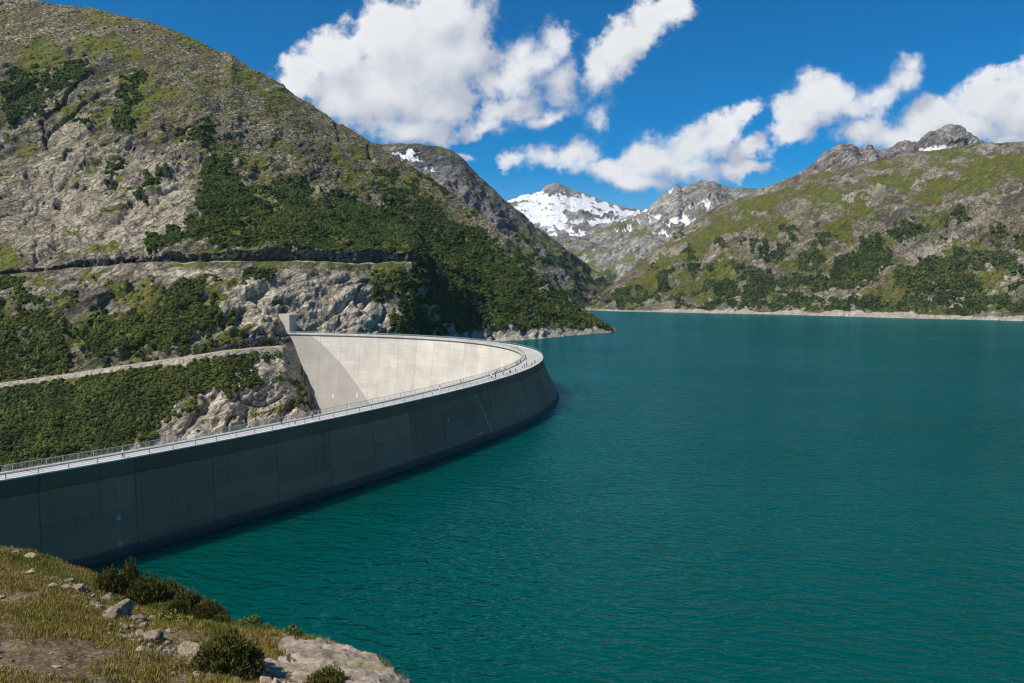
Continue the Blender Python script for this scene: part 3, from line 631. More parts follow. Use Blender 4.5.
def sweep(name, prof, mat, parent=None, s0=0, s1=None, closed=True, step=1, smooth=True):
    """prof: list of (o, z) or callables of BAT; swept along the crest"""
    s1 = LEN if s1 is None else s1
    idx = np.where((S_ >= s0 - .01) & (S_ <= s1 + .01))[0][::step]
    n, m = len(idx), len(prof); V = np.zeros((n, m, 3)); UV = np.zeros((n, m, 2))
    for j, pz in enumerate(prof):
        o, z = pz(BAT[idx]) if callable(pz) else (pz[0], pz[1])
        V[:, j, :2] = AX[idx] + NO[idx] * (np.asarray(o) if np.ndim(o) == 0 else o[:, None])
        V[:, j, 2] = z; UV[:, j, 0] = S_[idx]; UV[:, j, 1] = z
    Fc = grid_faces(n, m).tolist()
    if closed:
        a = np.arange(n - 1) * m
        Fc += np.stack([a + m - 1, a, a + m, a + 2 * m - 1], -1).tolist()
    me = np_mesh(name, V.reshape(-1, 3), np.array(Fc), smooth, uv=UV.reshape(-1, 2))
    o = link(name, me, mat, parent)
    if closed:
        bm = bmesh.new(); bm.from_mesh(me); bm.verts.ensure_lookup_table()
        bm.faces.new([bm.verts[j] for j in range(m)]); bm.faces.new([bm.verts[(n - 1) * m + j] for j in range(m)][::-1])
        bmesh.ops.recalc_face_normals(bm, faces=bm.faces[:])
        bm.to_mesh(me); bm.free()
    if smooth: 
        me.polygons.foreach_set('use_smooth', np.ones(len(me.polygons), bool))
        me.set_sharp_from_angle(angle=math.radians(25))
    return o

def concrete(name, base, joints=True, wet=False, dark_zone=False, k=1.):
    m, t, b = material(name, rough=.9, spec=.2)
    uv = t.new('ShaderNodeUVMap', uv_map='UVMap').outputs[0] if joints else None
    pos = t.new('ShaderNodeNewGeometry').outputs['Position']
    n1 = t.noise(pos, .09, 5, .6); n2 = t.noise(pos, 1.1, 5, .65)
    kk = t.math('ADD', t.ramp(n1, .3, .7, .86, 1.1, False), t.ramp(n2, .3, .7, -.06, .06, False))
    col = t.mix(1.0, base, t.comb(kk, kk, kk), 'MULTIPLY')
    if joints:
        su = t.sep(uv)
        # vertical streaks running down from the crest
        st = t.noise(t.comb(t.math('MULTIPLY', su[0], .55), t.math('MULTIPLY', su[1], .018), 0.), 1.0, 5, .7)
        col = t.mix(t.math('MULTIPLY', t.ramp(st, .5, .72), .32 * k), col, tuple(c * .45 for c in base))
        st2 = t.noise(t.comb(t.math('MULTIPLY', su[0], .9), t.math('MULTIPLY', su[1], .03), 7.), 1.0, 4, .7)
        col = t.mix(t.math('MULTIPLY', t.ramp(st2, .58, .74), .22 * k), col, tuple(min(c * 1.5, .8) for c in base))
        # each block poured in its own tone, 17 m wide and 3 m high
        bx = t.math('FLOOR', t.math('DIVIDE', su[0], 17.)); bz = t.math('FLOOR', t.math('DIVIDE', su[1], 3.))
        w = t.new('ShaderNodeTexWhiteNoise', noise_dimensions='2D'); t.put(w.inputs['Vector'], t.comb(bx, bz, 0.))
        wv = t.ramp(w.outputs['Value'], 0, 1, 1 - .09 * k, 1 + .06 * k, False)
        w2 = t.new('ShaderNodeTexWhiteNoise', noise_dimensions='2D'); t.put(w2.inputs['Vector'], t.comb(bx, 3., 0.))
        wv = t.math('MULTIPLY', wv, t.ramp(w2.outputs['Value'], 0, 1, 1 - .10 * k, 1 + .06 * k, False))
        col = t.mix(1.0, col, t.comb(wv, wv, wv), 'MULTIPLY')
        def line(v, period, w):
            f = t.math('FRACT', t.math('DIVIDE', v, period)); d = t.math('MINIMUM', f, t.math('SUBTRACT', 1., f))
            return t.ramp(t.math('MULTIPLY', d, period), w, w * .3)
        jl = t.math('MAXIMUM', t.math('MULTIPLY', line(su[0], 17., .22), .55), t.math('MULTIPLY', line(su[1], 3., .10), .30))
        col = t.mix(t.math('MULTIPLY', jl, 1.0), col, tuple(c * .35 for c in base))
        if wet:
            e = t.math('ADD', su[1], t.math('MULTIPLY', t.math('SUBTRACT', t.noise(t.comb(t.math('MULTIPLY', su[0], .12), 0., 0.), 1., 5, .7), .5), 1.2))
            col = t.mix(t.math('MULTIPLY', t.ramp(e, 2.3, 1.5), .75), col, (.03, .032, .03))
            col = t.mix(t.math('MULTIPLY', t.ramp(e, 9.5, 8.), .12), col, (.2, .21, .2))
        if dark_zone:
            # darker tone, along a curved edge, over the blocks by the far abutment
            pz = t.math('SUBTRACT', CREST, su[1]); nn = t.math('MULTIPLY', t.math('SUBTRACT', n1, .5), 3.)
            ps = t.math('ADD', t.math('SUBTRACT', su[0], dark_zone), nn)
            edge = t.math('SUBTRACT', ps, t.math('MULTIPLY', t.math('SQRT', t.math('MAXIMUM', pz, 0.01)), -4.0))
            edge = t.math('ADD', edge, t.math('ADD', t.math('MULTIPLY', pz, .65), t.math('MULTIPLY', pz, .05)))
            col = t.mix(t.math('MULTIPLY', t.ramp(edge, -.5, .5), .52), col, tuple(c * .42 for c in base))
    t.put(b.inputs['Base Color'], col)
    bump(t, b, n2, .25, .1)
    return m
s_far = s_of(283, 332.7)
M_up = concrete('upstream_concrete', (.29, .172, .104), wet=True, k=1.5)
M_air = concrete('air_side_concrete', (.56, .515, .45), dark_zone=s_of(308, 333.2), k=.75)
M_band = concrete('crest_band_concrete', (.19, .113, .07), k=.6)
M_deck = concrete('deck_concrete', (.50, .48, .44), k=.5)
M_curb = concrete('curb_concrete', (.70, .68, .64), joints=False)

dam = empty('arch_dam', on_dam(s_tip, 0, 0)); bpy.context.view_layer.update()
tag(dam, 'huge curved concrete arch dam holding back the turquoise lake', 'dam')
def child(o, par=dam):
    o.parent = par; o.matrix_parent_inverse = par.matrix_world.inverted(); return o
def up(z, k=1.0):
    return lambda B: (-.45 + B * 8.0 * ((CREST - z) / 18.) ** 1.15 if z > -60 else -.45 + B * 22, z)
WD = lambda B: 4.7 + 3.9 * B
def wd(s): return float(WD(np.interp(s, S_, BAT)))
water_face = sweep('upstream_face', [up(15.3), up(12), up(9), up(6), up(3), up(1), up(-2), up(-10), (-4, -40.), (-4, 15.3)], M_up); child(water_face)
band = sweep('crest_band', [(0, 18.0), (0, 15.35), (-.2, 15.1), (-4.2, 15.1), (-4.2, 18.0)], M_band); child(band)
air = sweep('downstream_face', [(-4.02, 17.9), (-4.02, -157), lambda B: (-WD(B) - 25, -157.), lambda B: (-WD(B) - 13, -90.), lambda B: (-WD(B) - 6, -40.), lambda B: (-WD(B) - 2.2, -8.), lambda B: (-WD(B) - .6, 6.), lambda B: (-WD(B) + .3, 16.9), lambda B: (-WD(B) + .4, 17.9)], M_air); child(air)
deck = sweep('crest_road', [(-.52, 18.004), (-.52, 18.06), lambda B: (-WD(B) + .5, 18.06), lambda B: (-WD(B) + .5, 18.35), lambda B: (-WD(B) - .55, 18.35), lambda B: (-WD(B) - .55, 17.3), lambda B: (-WD(B) + .42, 17.3), lambda B: (-WD(B) + .42, 18.004)], M_deck, smooth=False); child(deck)
curb = sweep('outer_curb', [(.06, 17.96), (-.5, 17.98), (-.5, 18.18), (.06, 18.18)][::-1], M_curb, smooth=False); child(curb)

# white water-level ticks on the lake face, two columns of them, and a few survey marks
M_white = simple('white_paint', (.78, .79, .78), .6, .1); M_tick = simple('weathered_white_paint', (.48, .41, .35), .8, .3)
def face_plate(s, z, w, h, name, mat, par, thick=.12):
    B = np.interp(s, S_, BAT); o = -.45 + B * 8.0 * ((CREST - z) / 18.) ** 1.15
    b = MB(); p = on_dam(s, o + .02, z); b.box((0, 0, 0), (w, thick, h))
    ob = b.build(name, mat); ob.location = p; ob.rotation_euler = (-math.atan(B * 8 / 18.) * 1.0, 0, rz_at(s)); child_keep(ob, par); return ob
def child_keep(o, par):
    bpy.context.view_layer.update(); o.parent = par; o.matrix_parent_inverse = par.matrix_world.inverted()
s_g = s_of(478, 385.5)
for i in range(17):
    face_plate(s_g + i * .32 + (i % 2) * .5, 14.6 - i * .78, 1.05, .30, 'gauge_tick', M_tick, dam)
M_pale = simple('lime_stain', (.42, .34, .27), .8, .3)
s_p = s_of(119, 460)
for z, h in ((7.4, .9), (2.6, .8)): face_plate(s_p, z, .8, h, 'gauge_plate', M_pale, dam)
face_plate(s_p, 10., .16, 9., 'drain_pipe', simple('drain_grey', (.26, .27, .27), .7), dam)
face_plate(s_of(472, 386.8), 3.0, 3.6, .5, 'gauge_plate', M_pale, dam)
for a, zz in ((446, 10), (443, 6.5), (515, 9)):
    face_plate(s_of(a, np.interp(a, [400, 480, 517], [405, 385, 373.5])), zz, 1.0, 1.0, 'gauge_plate', simple('faint_plate', (.24, .25, .26), .8), dam)
# survey targets on the sunlit inner face
def inner_mark(px, py, size):
    z0 = None
    for z in np.arange(17, -40, -.25):
        w = at_z(px, py, z)
        off_ = np.interp(z, [-40, -8, 6, 16.9], [-6, -2.2, -.6, .3]); OFF = off_ - WD(BAT)
        E = AX + NO * OFF[:, None]
        d = np.hypot(E[:, 0] - w[0], E[:, 1] - w[1]); i = np.argmin(d + (S_ < s_tip) * 999)
        if z0 is None or d[i] < z0[0]: z0 = (d[i], z, S_[i], OFF[i])
    _, z, s, off = z0
    b = MB()
    b.box((-.35 * size, 0, 0), (.4 * size, .2, 1.9 * size)); b.box((.35 * size, .004, 0), (.4 * size, .2, 1.9 * size)); b.box((0, -.01, 0), (.5 * size, .16, .4 * size))
    o = b.build('survey_mark', M_white); o.location = on_dam(s, off - .08, z); o.rotation_euler = (0, 0, rz_at(s)); child_keep(o, dam)
for px, py, sz in ((332, 396, 1.3), (357, 395.5, 1.3), (348, 407, 1.)): inner_mark(px, py, sz)

# ---- railings and edge posts
M_steel = simple('galvanised_steel', (.46, .48, .47), .45, .15, metal=.3)
def railing(name, o, h, pitch, s0, s1, z0, label, bars, nparts=100, post_w=.09):
    root = empty(name, on_dam(s0, o, z0)); bpy.context.view_layer.update()
    tag(root, label, 'railing')
    pos = np.arange(s0, s1, pitch)
    near = pos[:nparts]; rest = pos[nparts:]
    b = MB(); b.box((0, 0, h / 2), (post_w, post_w, h)); pm = None
    for s in near:
        if pm is None: po = b.build('post', M_steel); pm = po.data
        else: po = bpy.data.objects.new('post', pm); C.objects.link(po)
        po.location = on_dam(s, o, z0) - root.location; po.rotation_euler = (0, 0, rz_at(s)); po.parent = root
    if len(rest):
        b = MB()
        for s in rest: b.box(on_dam(s, o, z0 + h / 2) - root.location, (post_w, post_w, h), rz_at(s))
        po = b.build('post', M_steel, root); po['kind'] = 'stuff'
    for nm, zz, r in (('top_rail', h, .05), ('bottom_rail', .18, .03)) + ((('middle_rail', h * .55, .03),) if not bars else ()):
        b = MB(); b.tube([on_dam(s, o, z0 + zz) - root.location for s in np.arange(s0, s1 + .1, 2.0)], r, 5); b.build(nm, M_steel, root)
    if bars:
        b = MB()
        for s in np.arange(s0, s1, .24): b.box(on_dam(s, o, z0 + h / 2 + .08) - root.location, (.022, .022, h - .2), rz_at(s))
        b.build('infill_bars', M_steel, root)
    return root
s_end = s_far + 3
railing('inner_railing', lambda s: -wd(s) - .25, 1.15, 2.8, 2, s_end, 18.35, 'tall grey steel railing with vertical bars along the inner edge of the dam crest', True)
railing('outer_railing', -.3, 1.0, 5.0, 2, s_end, 18.18, 'low steel railing with widely spaced posts on the white outer curb of the dam', False, post_w=.13)

# ---- water
def lake():
    i0 = 0
    mid = AX - NO * 3
    pts = [tuple(p) for p in mid[::6]] + [tuple(mid[-1]), (-150, 640), (-230, 760), (-300, 1200), (-300, 2600), (300, 3200), (3200, 2400), (3200, -300), (-60, -300), (-140, 20)]
    bm = bmesh.new(); vs = [bm.verts.new((x, y, 0)) for x, y in pts]
    bm.faces.new(vs); bmesh.ops.triangulate(bm, faces=bm.faces[:]); bmesh.ops.recalc_face_normals(bm, faces=bm.faces[:])
    if sum(f.normal.z for f in bm.faces) < 0: bmesh.ops.reverse_faces(bm, faces=bm.faces[:])
    me = bpy.data.meshes.new('lake_water'); bm.to_mesh(me); bm.free()
    m, t, b = material('lake_water', (.0, .055, .05), .5, .0)
    b.subsurface_method = 'BURLEY'; b.inputs['Subsurface Weight'].default_value = .75; b.inputs['Subsurface Radius'].default_value = (.4, 1, .9); b.inputs['Subsurface Scale'].default_value = 22.0
    pos = t.new('ShaderNodeNewGeometry').outputs['Position']
    r = t.mapping(pos, (1, 1, 1), (0, 0, math.radians(25)))
    w1 = t.noise(t.mapping(r, (.55, 1.1, 1)), .50, 1.6, .5, .5)
    w2 = t.noise(t.mapping(pos, (.6, 1, 1), (0, 0, math.radians(-14))), 1.05, 1.2, .5, .3)
    w3 = t.noise(t.mapping(r, (.6, 1, 1)), .16, 2, .5)
    h = t.math('ADD', t.math('MULTIPLY', w1, 1.0), t.math('ADD', t.math('MULTIPLY', w2, .40), t.math('MULTIPLY', w3, 1.2)))
    gust = t.ramp(t.noise(t.mapping(pos, (.6, 1, 1)), .012, 4, .6), .35, .65, .65, 1.25, False)
    h = t.math('MULTIPLY', h, gust)
    nrm = bump(t, b, h, 1.0, .85)
    cloud = t.noise(pos, .006, 4, .6)
    t.put(b.inputs['Base Color'], t.mix(t.ramp(cloud, .35, .65), (.0, .050, .042), (.0, .061, .052)))
    gl = t.new('ShaderNodeBsdfGlossy'); gl.inputs['Color'].default_value = (.34, .80, 1, 1); gl.inputs['Roughness'].default_value = .12; t.l.new(nrm, gl.inputs['Normal'])
    fr = t.new('ShaderNodeFresnel'); fr.inputs['IOR'].default_value = 1.33; t.l.new(nrm, fr.inputs['Normal'])
    mx = t.new('ShaderNodeMixShader'); t.put(mx.inputs[0], t.math('MULTIPLY', fr.outputs[0], .85)); t.l.new(b.outputs[0], mx.inputs[1]); t.l.new(gl.outputs[0], mx.inputs[2])
    t.l.new(mx.outputs[0], m.node_tree.nodes['Material Output'].inputs['Surface'])
    o = link('lake_water', me, m); tag(o, kind='structure')
lake()
# ================================================================== SHRUBS ON THE SLOPES
def foliage_mat(name, lo, hi, trans=.25):
    m, t, b = material(name, rough=.75, spec=.2)
    a = t.attr('tint').outputs['Fac']
    pos = t.new('ShaderNodeNewGeometry').outputs['Position']
    col = t.mix(a, lo, hi)
    t.put(b.inputs['Base Color'], col)
    return m
def leaf_clump(n, flat, leaf, rng, cone=False):
    """dome (or cone) of small leaf sprays round a dark twiggy core: returns verts, tris"""
    V, Fc = [], []
    for i in range(n):
        z = rng.uniform(-.05, 1) ** .8 if rng.random() < .9 else 0.02
        z = abs(z); a = rng.uniform(0, 2 * math.pi)
        r = (1 - z) * .9 + .05 if cone else math.sqrt(max(0, 1 - z * z))
        r *= rng.uniform(.75, 1.08); c = np.array([r * math.cos(a), r * math.sin(a), z * flat * rng.uniform(.85, 1.1)])
        d = np.array([math.cos(a), math.sin(a), .55 if cone else z * 1.2 + .15]) + rng.normal(size=3) * .45; d /= np.linalg.norm(d)
        u = np.cross(d, rng.normal(size=3)); u /= np.linalg.norm(u); w = np.cross(d, u)
        s = leaf * rng.uniform(.7, 1.3)
        b = len(V); V += [c + u * s, c - u * s * .6 + w * s * .9, c - u * s * .5 - w * s * .9]; Fc.append((b, b + 1, b + 2))
    return np.array(V), np.array(Fc)
def dome_core(rng, flat, k=.82, cone=False):
    V = [np.array([0, 0, flat * k * (1.0)])]; Fc = []
    rings = ((.62, .72), (.98, .3), (1., -.25))
    for r, z in rings:
        for i in range(6):
            a = i * math.pi / 3 + r; q = rng.uniform(.85, 1.1)
            V.append(np.array([r * k * q * math.cos(a), r * k * q * math.sin(a), z * flat * k]))
    for i in range(6): Fc.append((0, 1 + i, 1 + (i + 1) % 6))
    for j in range(2):
        for i in range(6):
            a, b, c, d = 1 + j * 6 + i, 1 + j * 6 + (i + 1) % 6, 7 + j * 6 + i, 7 + j * 6 + (i + 1) % 6
            Fc += [(a, c, d), (a, d, b)]
    return np.array(V), np.array(Fc)
def scatter(name, T, mask, count, rad, mat, rng, flat=.75, templates=6, n_leaf=26, leaf=.36, sel=None, tall=.0, vis=True):
    w = np.clip(mask, 0, 1).copy()
    PX, PY = proj(T['G'])
    area = np.abs(np.gradient(PX, axis=1) * np.gradient(PY, axis=0)) + .15
    w = w * np.minimum(area, 3)
    if sel is not None: w = w * sel
    w = w[:-1, :-1].ravel(); w = w / w.sum()
    idx = rng.choice(len(w), size=count, p=w); n, k = T['PX'].shape
    r, c = idx // (k - 1), idx % (k - 1)
    fu, fv = rng.random(count)[:, None], rng.random(count)[:, None]
    G = T['G']
    P = (G[r, c] * (1 - fu) * (1 - fv) + G[r, c + 1] * fu * (1 - fv) + G[r + 1, c] * (1 - fu) * fv + G[r + 1, c + 1] * fu * fv)
    R = rng.uniform(rad[0], rad[1], count); A = rng.uniform(0, 2 * math.pi, count); tint = np.clip(rng.normal(.42, .22, count) + .6 * fbm(P * np.array([1, .6, .35]), rad[1] * 9, 3, .6, 91), 0, 1)
    tid = rng.integers(0, templates, count)
    Vs, Fs, Ts = [], [], []; base = 0
    for k_ in range(templates):
        cone = k_ < tall * templates
        lv, lf = leaf_clump(n_leaf, flat if not cone else 2.1, leaf, rng, cone); cv, cf = dome_core(rng, flat if not cone else 1.7)
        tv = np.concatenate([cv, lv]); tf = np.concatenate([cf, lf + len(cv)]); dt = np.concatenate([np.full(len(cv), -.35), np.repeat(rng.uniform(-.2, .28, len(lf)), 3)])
        s = np.where(tid == k_)[0]
        if not len(s): continue
        ca, sa = np.cos(A[s]), np.sin(A[s])
        X = (tv[None, :, 0] * ca[:, None] - tv[None, :, 1] * sa[:, None]) * R[s, None]; Y = (tv[None, :, 0] * sa[:, None] + tv[None, :, 1] * ca[:, None]) * R[s, None]
        Z = np.broadcast_to(tv[None, :, 2], X.shape) * R[s, None] * rng.uniform(.75, 1.25, len(s))[:, None] - R[s, None] * .08
        V = np.stack([X, Y, Z], -1) + P[s][:, None]
        Vs.append(V.reshape(-1, 3)); Fs.append((tf[None] + (np.arange(len(s)) * len(tv))[:, None, None] + base).reshape(-1, 3))
        Ts.append(np.clip(tint[s][:, None] + dt[None], 0, 1).ravel()); base += len(s) * len(tv)
    me = np_mesh(name, np.concatenate(Vs), np.concatenate(Fs), False, {'tint': np.concatenate(Ts)})
    return tag(link(name, me, mat), kind='stuff')
rs = np.random.default_rng(5)
M_fol = foliage_mat('mountain_pine_foliage', (.016, .029, .004), (.115, .130, .016))
M_fol2 = foliage_mat('alder_foliage', (.035, .055, .010), (.13, .155, .035))
msk = sstep(.35, .6, LT['m']['shrub'] + .25 * fbm(LT['G'], 12, 3, .6, 77))
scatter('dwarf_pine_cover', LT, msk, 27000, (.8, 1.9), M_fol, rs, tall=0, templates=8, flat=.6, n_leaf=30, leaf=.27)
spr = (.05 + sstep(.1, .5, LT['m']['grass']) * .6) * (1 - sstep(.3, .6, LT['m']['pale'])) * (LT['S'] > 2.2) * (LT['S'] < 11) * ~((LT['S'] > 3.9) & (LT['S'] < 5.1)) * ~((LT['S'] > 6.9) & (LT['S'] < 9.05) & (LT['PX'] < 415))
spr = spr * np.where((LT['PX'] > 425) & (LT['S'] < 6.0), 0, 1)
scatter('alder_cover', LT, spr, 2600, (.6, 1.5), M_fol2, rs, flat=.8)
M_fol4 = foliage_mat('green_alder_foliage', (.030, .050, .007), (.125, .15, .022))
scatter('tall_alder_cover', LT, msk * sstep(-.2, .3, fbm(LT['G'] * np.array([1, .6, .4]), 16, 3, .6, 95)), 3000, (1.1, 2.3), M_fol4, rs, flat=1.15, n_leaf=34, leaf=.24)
M_fol3 = foliage_mat('far_pine_foliage', (.018, .032, .008), (.085, .10, .020))
scatter('hillside_pine_cover', RT, sstep(.35, .6, RT['m']['shrub']), 8000, (2.2, 4.6), M_fol3, rs, n_leaf=14, leaf=.5)
scatter('hillside_alder_cover', RT, (.03 + RT['m']['grass'] * .3) * (RT['S'] > 2.1) * (RT['S'] < 3.4), 1500, (1.4, 2.6), M_fol2, rs, n_leaf=12, leaf=.5)

# ------------------------------------------------------------------ conifers one can tell apart on the headland and the ridge
M_bark = simple('bark', (.09, .065, .045), .95)
def ground_at(T, px, py, smax=99, smin=0):
    PX, PY = T.setdefault('pp', proj(T['G']))
    d = (PX - px) ** 2 + (PY - py) ** 2 + ((T['S'] > smax) | (T['S'] < smin)) * 1e6
    i = np.unravel_index(np.argmin(d), d.shape); return Vector(T['G'][i]), i
def conifer_mesh(rng):
    V, Fc, T = [], [], []
    H = 1.0
    for lv in range(13):
        z = .1 + .88 * lv / 12; rad = .24 * (1 - z) ** .85 + .012
        for k in range(9):
            a = rng.uniform(0, 2 * math.pi); r = rad * rng.uniform(.6, 1.15)
            tip = np.array([r * math.cos(a), r * math.sin(a), z - r * .35]); root = np.array([0, 0, z + .02])
            side = np.array([-math.sin(a), math.cos(a), 0]) * r * .42
            m = root * .35 + tip * .65
            b = len(V); V += [root, m + side + [0, 0, -.02], tip, m - side + [0, 0, .015]]; Fc += [(b, b + 1, b + 2), (b, b + 2, b + 3)]; T += [rng.uniform(0, 1)] * 4
    return np.array(V), np.array(Fc), np.array(T)
cm = [conifer_mesh(rs) for _ in range(3)]
cmesh = [np_mesh('crown', v, f, False, {'tint': t * .5}) for v, f, t in cm]
for me_ in cmesh: me_.materials.append(M_fol)
tb = MB(); tb.tube([(0, 0, -.05), (.005, 0, .3), (0, 0, .85)], [.028, .02, .006], 6)
tr0 = tb.build('trunk', M_bark); tmesh = tr0.data; bpy.data.objects.remove(tr0)
TREES = [(596,324.5,8,'dark conifer on the headland slope just left of the lone cluster at the point'),(603,326,10,'tallest dark conifer of the cluster on the tip of the headland'),(606,327.5,8,'dark conifer right of the tallest one on the headland tip'),(609,328.5,6.5,'outermost small conifer at the very tip of the headland'),(599,327,7,'small conifer at the pale shore line of the headland'),(600.5,323,6,'slim conifer on the crest of the headland behind the shore cluster'),
 (532,262,6,'lone conifer on the ridge line beneath the grey mountain'),(519,250.5,5,'small lone conifer high on the falling ridge line'),(557,286,7,'conifer on the ridge line halfway down to the headland'),(563,292,5.5,'small conifer beside the taller one on the lower ridge line'),(575,302,6,'conifer near the bottom of the ridge above the headland'),(583,308,5,'small conifer just above the headland on the ridge'),(540,268,4.5,'stunted conifer close to the lone conifer on the ridge')]
for i, (px, py, h, lab) in enumerate(TREES):
    p, _ = ground_at(LT, px, py, 10.9, 5)
    r = empty('conifer_tree', p - Vector((0, 0, .2)), rs.uniform(0, 6)); tag(r, lab, 'tree', 'conifers on the headland and ridge')
    r.scale = (h, h, h)
    for nm, me_ in (('trunk', tmesh), ('crown', cmesh[i % 3])):
        o = bpy.data.objects.new(nm, me_); C.objects.link(o); o.parent = r

# ================================================================== SMALL STRUCTURES AT THE FAR ABUTMENT
M_conc = simple('plain_concrete', (.40, .37, .32), .9, .18, .5)
M_concd = simple('dark_concrete', (.17, .16, .155), .9, .3, .4)  # darker grey concrete for the wing wall and parapet
M_darkm = simple('dark_opening', (.02, .02, .02), .9)
M_green = simple('green_paint', (.16, .25, .17), .6, .15)
M_rust = simple('dark_steel', (.05, .05, .05), .6, .3)
p0 = Vector(at(278.5, 333, 584)); p1 = Vector(at(289.5, 332, 577))
tw = empty('gate_tower', (p0 + p1) / 2); bpy.context.view_layer.update(); tag(tw, 'tall pale concrete tower block where the far end of the dam meets the cliff', 'tower')
def prism(name, base, ztop, mat, par):
    """base: list of (x,y) ; ztop: list of top heights ; walls go down to zbot"""
    n = len(base); zb = min(ztop) - 22
    b = MB(); V = [(x, y, zb) for x, y in base] + [(x, y, z) for (x, y), z in zip(base, ztop)]
    b.add(V, [tuple(range(n))[::-1], tuple(range(n, 2 * n))] + [(i, (i + 1) % n, n + (i + 1) % n, n + i) for i in range(n)])
    o = b.build(name, mat); child_keep(o, par); return o
zt = at(283, 314, 580)[2]
prism('tower_block', [(p0.x, p0.y), (p1.x, p1.y), (p1.x + 3, p1.y + 8), (p0.x + 3, p0.y + 8)], [zt, zt - .4, zt - .4, zt], M_conc, tw)
q = Vector(at(267, 333, 566)); zq = at(267, 333, 566)[2]
prism('wing_wall', [(q.x, q.y), (p0.x - .06, p0.y + .2), (p0.x - .06, p0.y + 1.6), (q.x, q.y + 1.6)], [zq, zt - .8, zt - .8, zq], M_concd, tw)
b = MB(); dq = at(277.5, 337, 568); b.box(dq, (3.6, .6, 3.0)); o = b.build('doorway', M_darkm); child_keep(o, tw)
b = MB(); dq = at(273, 338, 566); b.box(dq, (8, .5, 2.2), .12); o = b.build('parapet', M_concd); child_keep(o, tw)

hp = at_z(329.5, 333.4, 18.1)
hut = empty('service_hut', hp); bpy.context.view_layer.update(); tag(hut, 'small green service hut standing on the far end of the dam crest', 'hut')
b = MB(); b.box((0, 0, 1.3), (3.4, 2.4, 2.6)); b.build('hut_body', M_green, hut)
b = MB(); b.box((0, 0, 2.7), (3.8, 2.8, .2)); b.build('roof', M_rust, hut)
b = MB(); b.box((.4, -1.22, 1.05), (.9, .06, 2.0)); b.build('door', M_darkm, hut)
cp = at_z(333.5, 333.6, 18.1)
cr_ = empty('jib_crane', cp); bpy.context.view_layer.update(); tag(cr_, 'dark steel jib crane with raised slanting arm beside the green hut', 'crane')
b = MB(); b.box((0, 0, .5), (1.8, 1.8, 1.0)); b.build('crane_base', M_rust, cr_)
b = MB(); b.tube([(-1.9, 1.5, 0), (-1.9, 1.5, 7.2)], .35, 6); b.build('mast', M_rust, cr_)
b = MB(); b.tube([(0, 0, .9), (3.4, .4, 4.8), (6.6, .8, 8.4)], [.36, .3, .2], 5); b.build('jib', M_rust, cr_)

# dark dry-stone wall rising along the road to the tower
rw = []
for px in np.arange(206, 267.5, 1.2):
    a, _ = ground_at(LT, px, np.interp(px, [180, 225, 262, 283], [352, 345.4, 342.4, 339]), 5.02, 4.6); rw.append(a)
nx_ = len(rw); nz = 9; V = []
for i, a in enumerate(rw):
    hgt = np.interp(i / nx_, [0, .25, .6, 1], [1.0, 2.6, 5.0, 7.5])
    for j in range(nz + 3):
        if j <= nz: off, z = .16 * j * hgt / nz, hgt * j / nz - .4
        else: off, z = .16 * hgt + (j - nz) * 1.3, hgt - .4 - (j - nz - 1) * .6
        V.append((a.x - off * .35, a.y + off, a.z + z))
V = np.array(V); V += (rs.normal(size=V.shape) * .28)
me = np_mesh('boulder_wall', V, grid_faces(nx_, nz + 3, False), False)
link('boulder_wall', me, simple('dark_stone', (.075, .072, .075), .95, .55, .9)); tag(bpy.data.objects['boulder_wall'], 'dark boulder retaining wall along the gravel road leading to the concrete tower', 'retaining wall')

# ================================================================== PEOPLE ON THE CREST
def person_mesh(kind):
    me = bpy.data.meshes.new('person_frame'); o = bpy.data.objects.new('person_frame', me); C.objects.link(o)
    st = .22 if kind == 'walk' else .06
    J = [(0,0,.95),(0,0,1.12),(0,.0,1.32),(0,.01,1.47),(0,.0,1.54),(0,-.01,1.62),(0,0,1.74),   # 0..6 pelvis spine chest neck head
         (.18,0,1.43),(-.18,0,1.43),(.24,.06 if kind=='walk' else -.02,1.16),(-.24,-.06,1.16),(.25,.0 if kind=='walk' else -.2,.92),(-.25,-.16,.93),
         (.10,0,.9),(-.10,0,.9),(.11,-st*.6,.5),(-.11,st*.4,.5),(.11,-st,.08),(-.11,st*1.3,.10),(.11,-st-.14,.03),(-.11,st*1.3-.13,.04)]
    Ed = [(0,1),(1,2),(2,3),(3,4),(4,5),(5,6),(2,7),(2,8),(7,9),(8,10),(9,11),(10,12),(0,13),(0,14),(13,15),(14,16),(15,17),(16,18),(17,19),(18,20)]
    Rd = [.15,.14,.165,.07,.06,.10,.085,.075,.075,.05,.05,.04,.04,.10,.10,.07,.07,.05,.05,.04,.04]
    me.from_pydata(J, Ed, []); me.update()
    o.modifiers.new('skin', 'SKIN'); sd = o.modifiers.new('sub', 'SUBSURF'); sd.levels = 1; sd.render_levels = 1
    for i, v in enumerate(me.skin_vertices[0].data): v.radius = (Rd[i], Rd[i] * (.75 if i in (0, 1, 2) else 1)); v.use_root = (i == 0)
    dg = bpy.context.evaluated_depsgraph_get(); dg.update()
    out = bpy.data.meshes.new_from_object(o.evaluated_get(dg)); out.name = 'person'
    bpy.data.objects.remove(o)
    out.materials.clear()
    for _ in range(4): out.materials.append(None)
    for p in out.polygons:
        c = p.center; p.use_smooth = True
        p.material_index = 3 if (c.z > 1.66 or (c.z > 1.56 and c.y > .04)) else 0 if (c.z > 1.46 or (c.z < 1.02 and abs(c.x) > .2)) else 1 if c.z > .95 else 2
    return out
PM = [person_mesh('walk'), person_mesh('stand')]
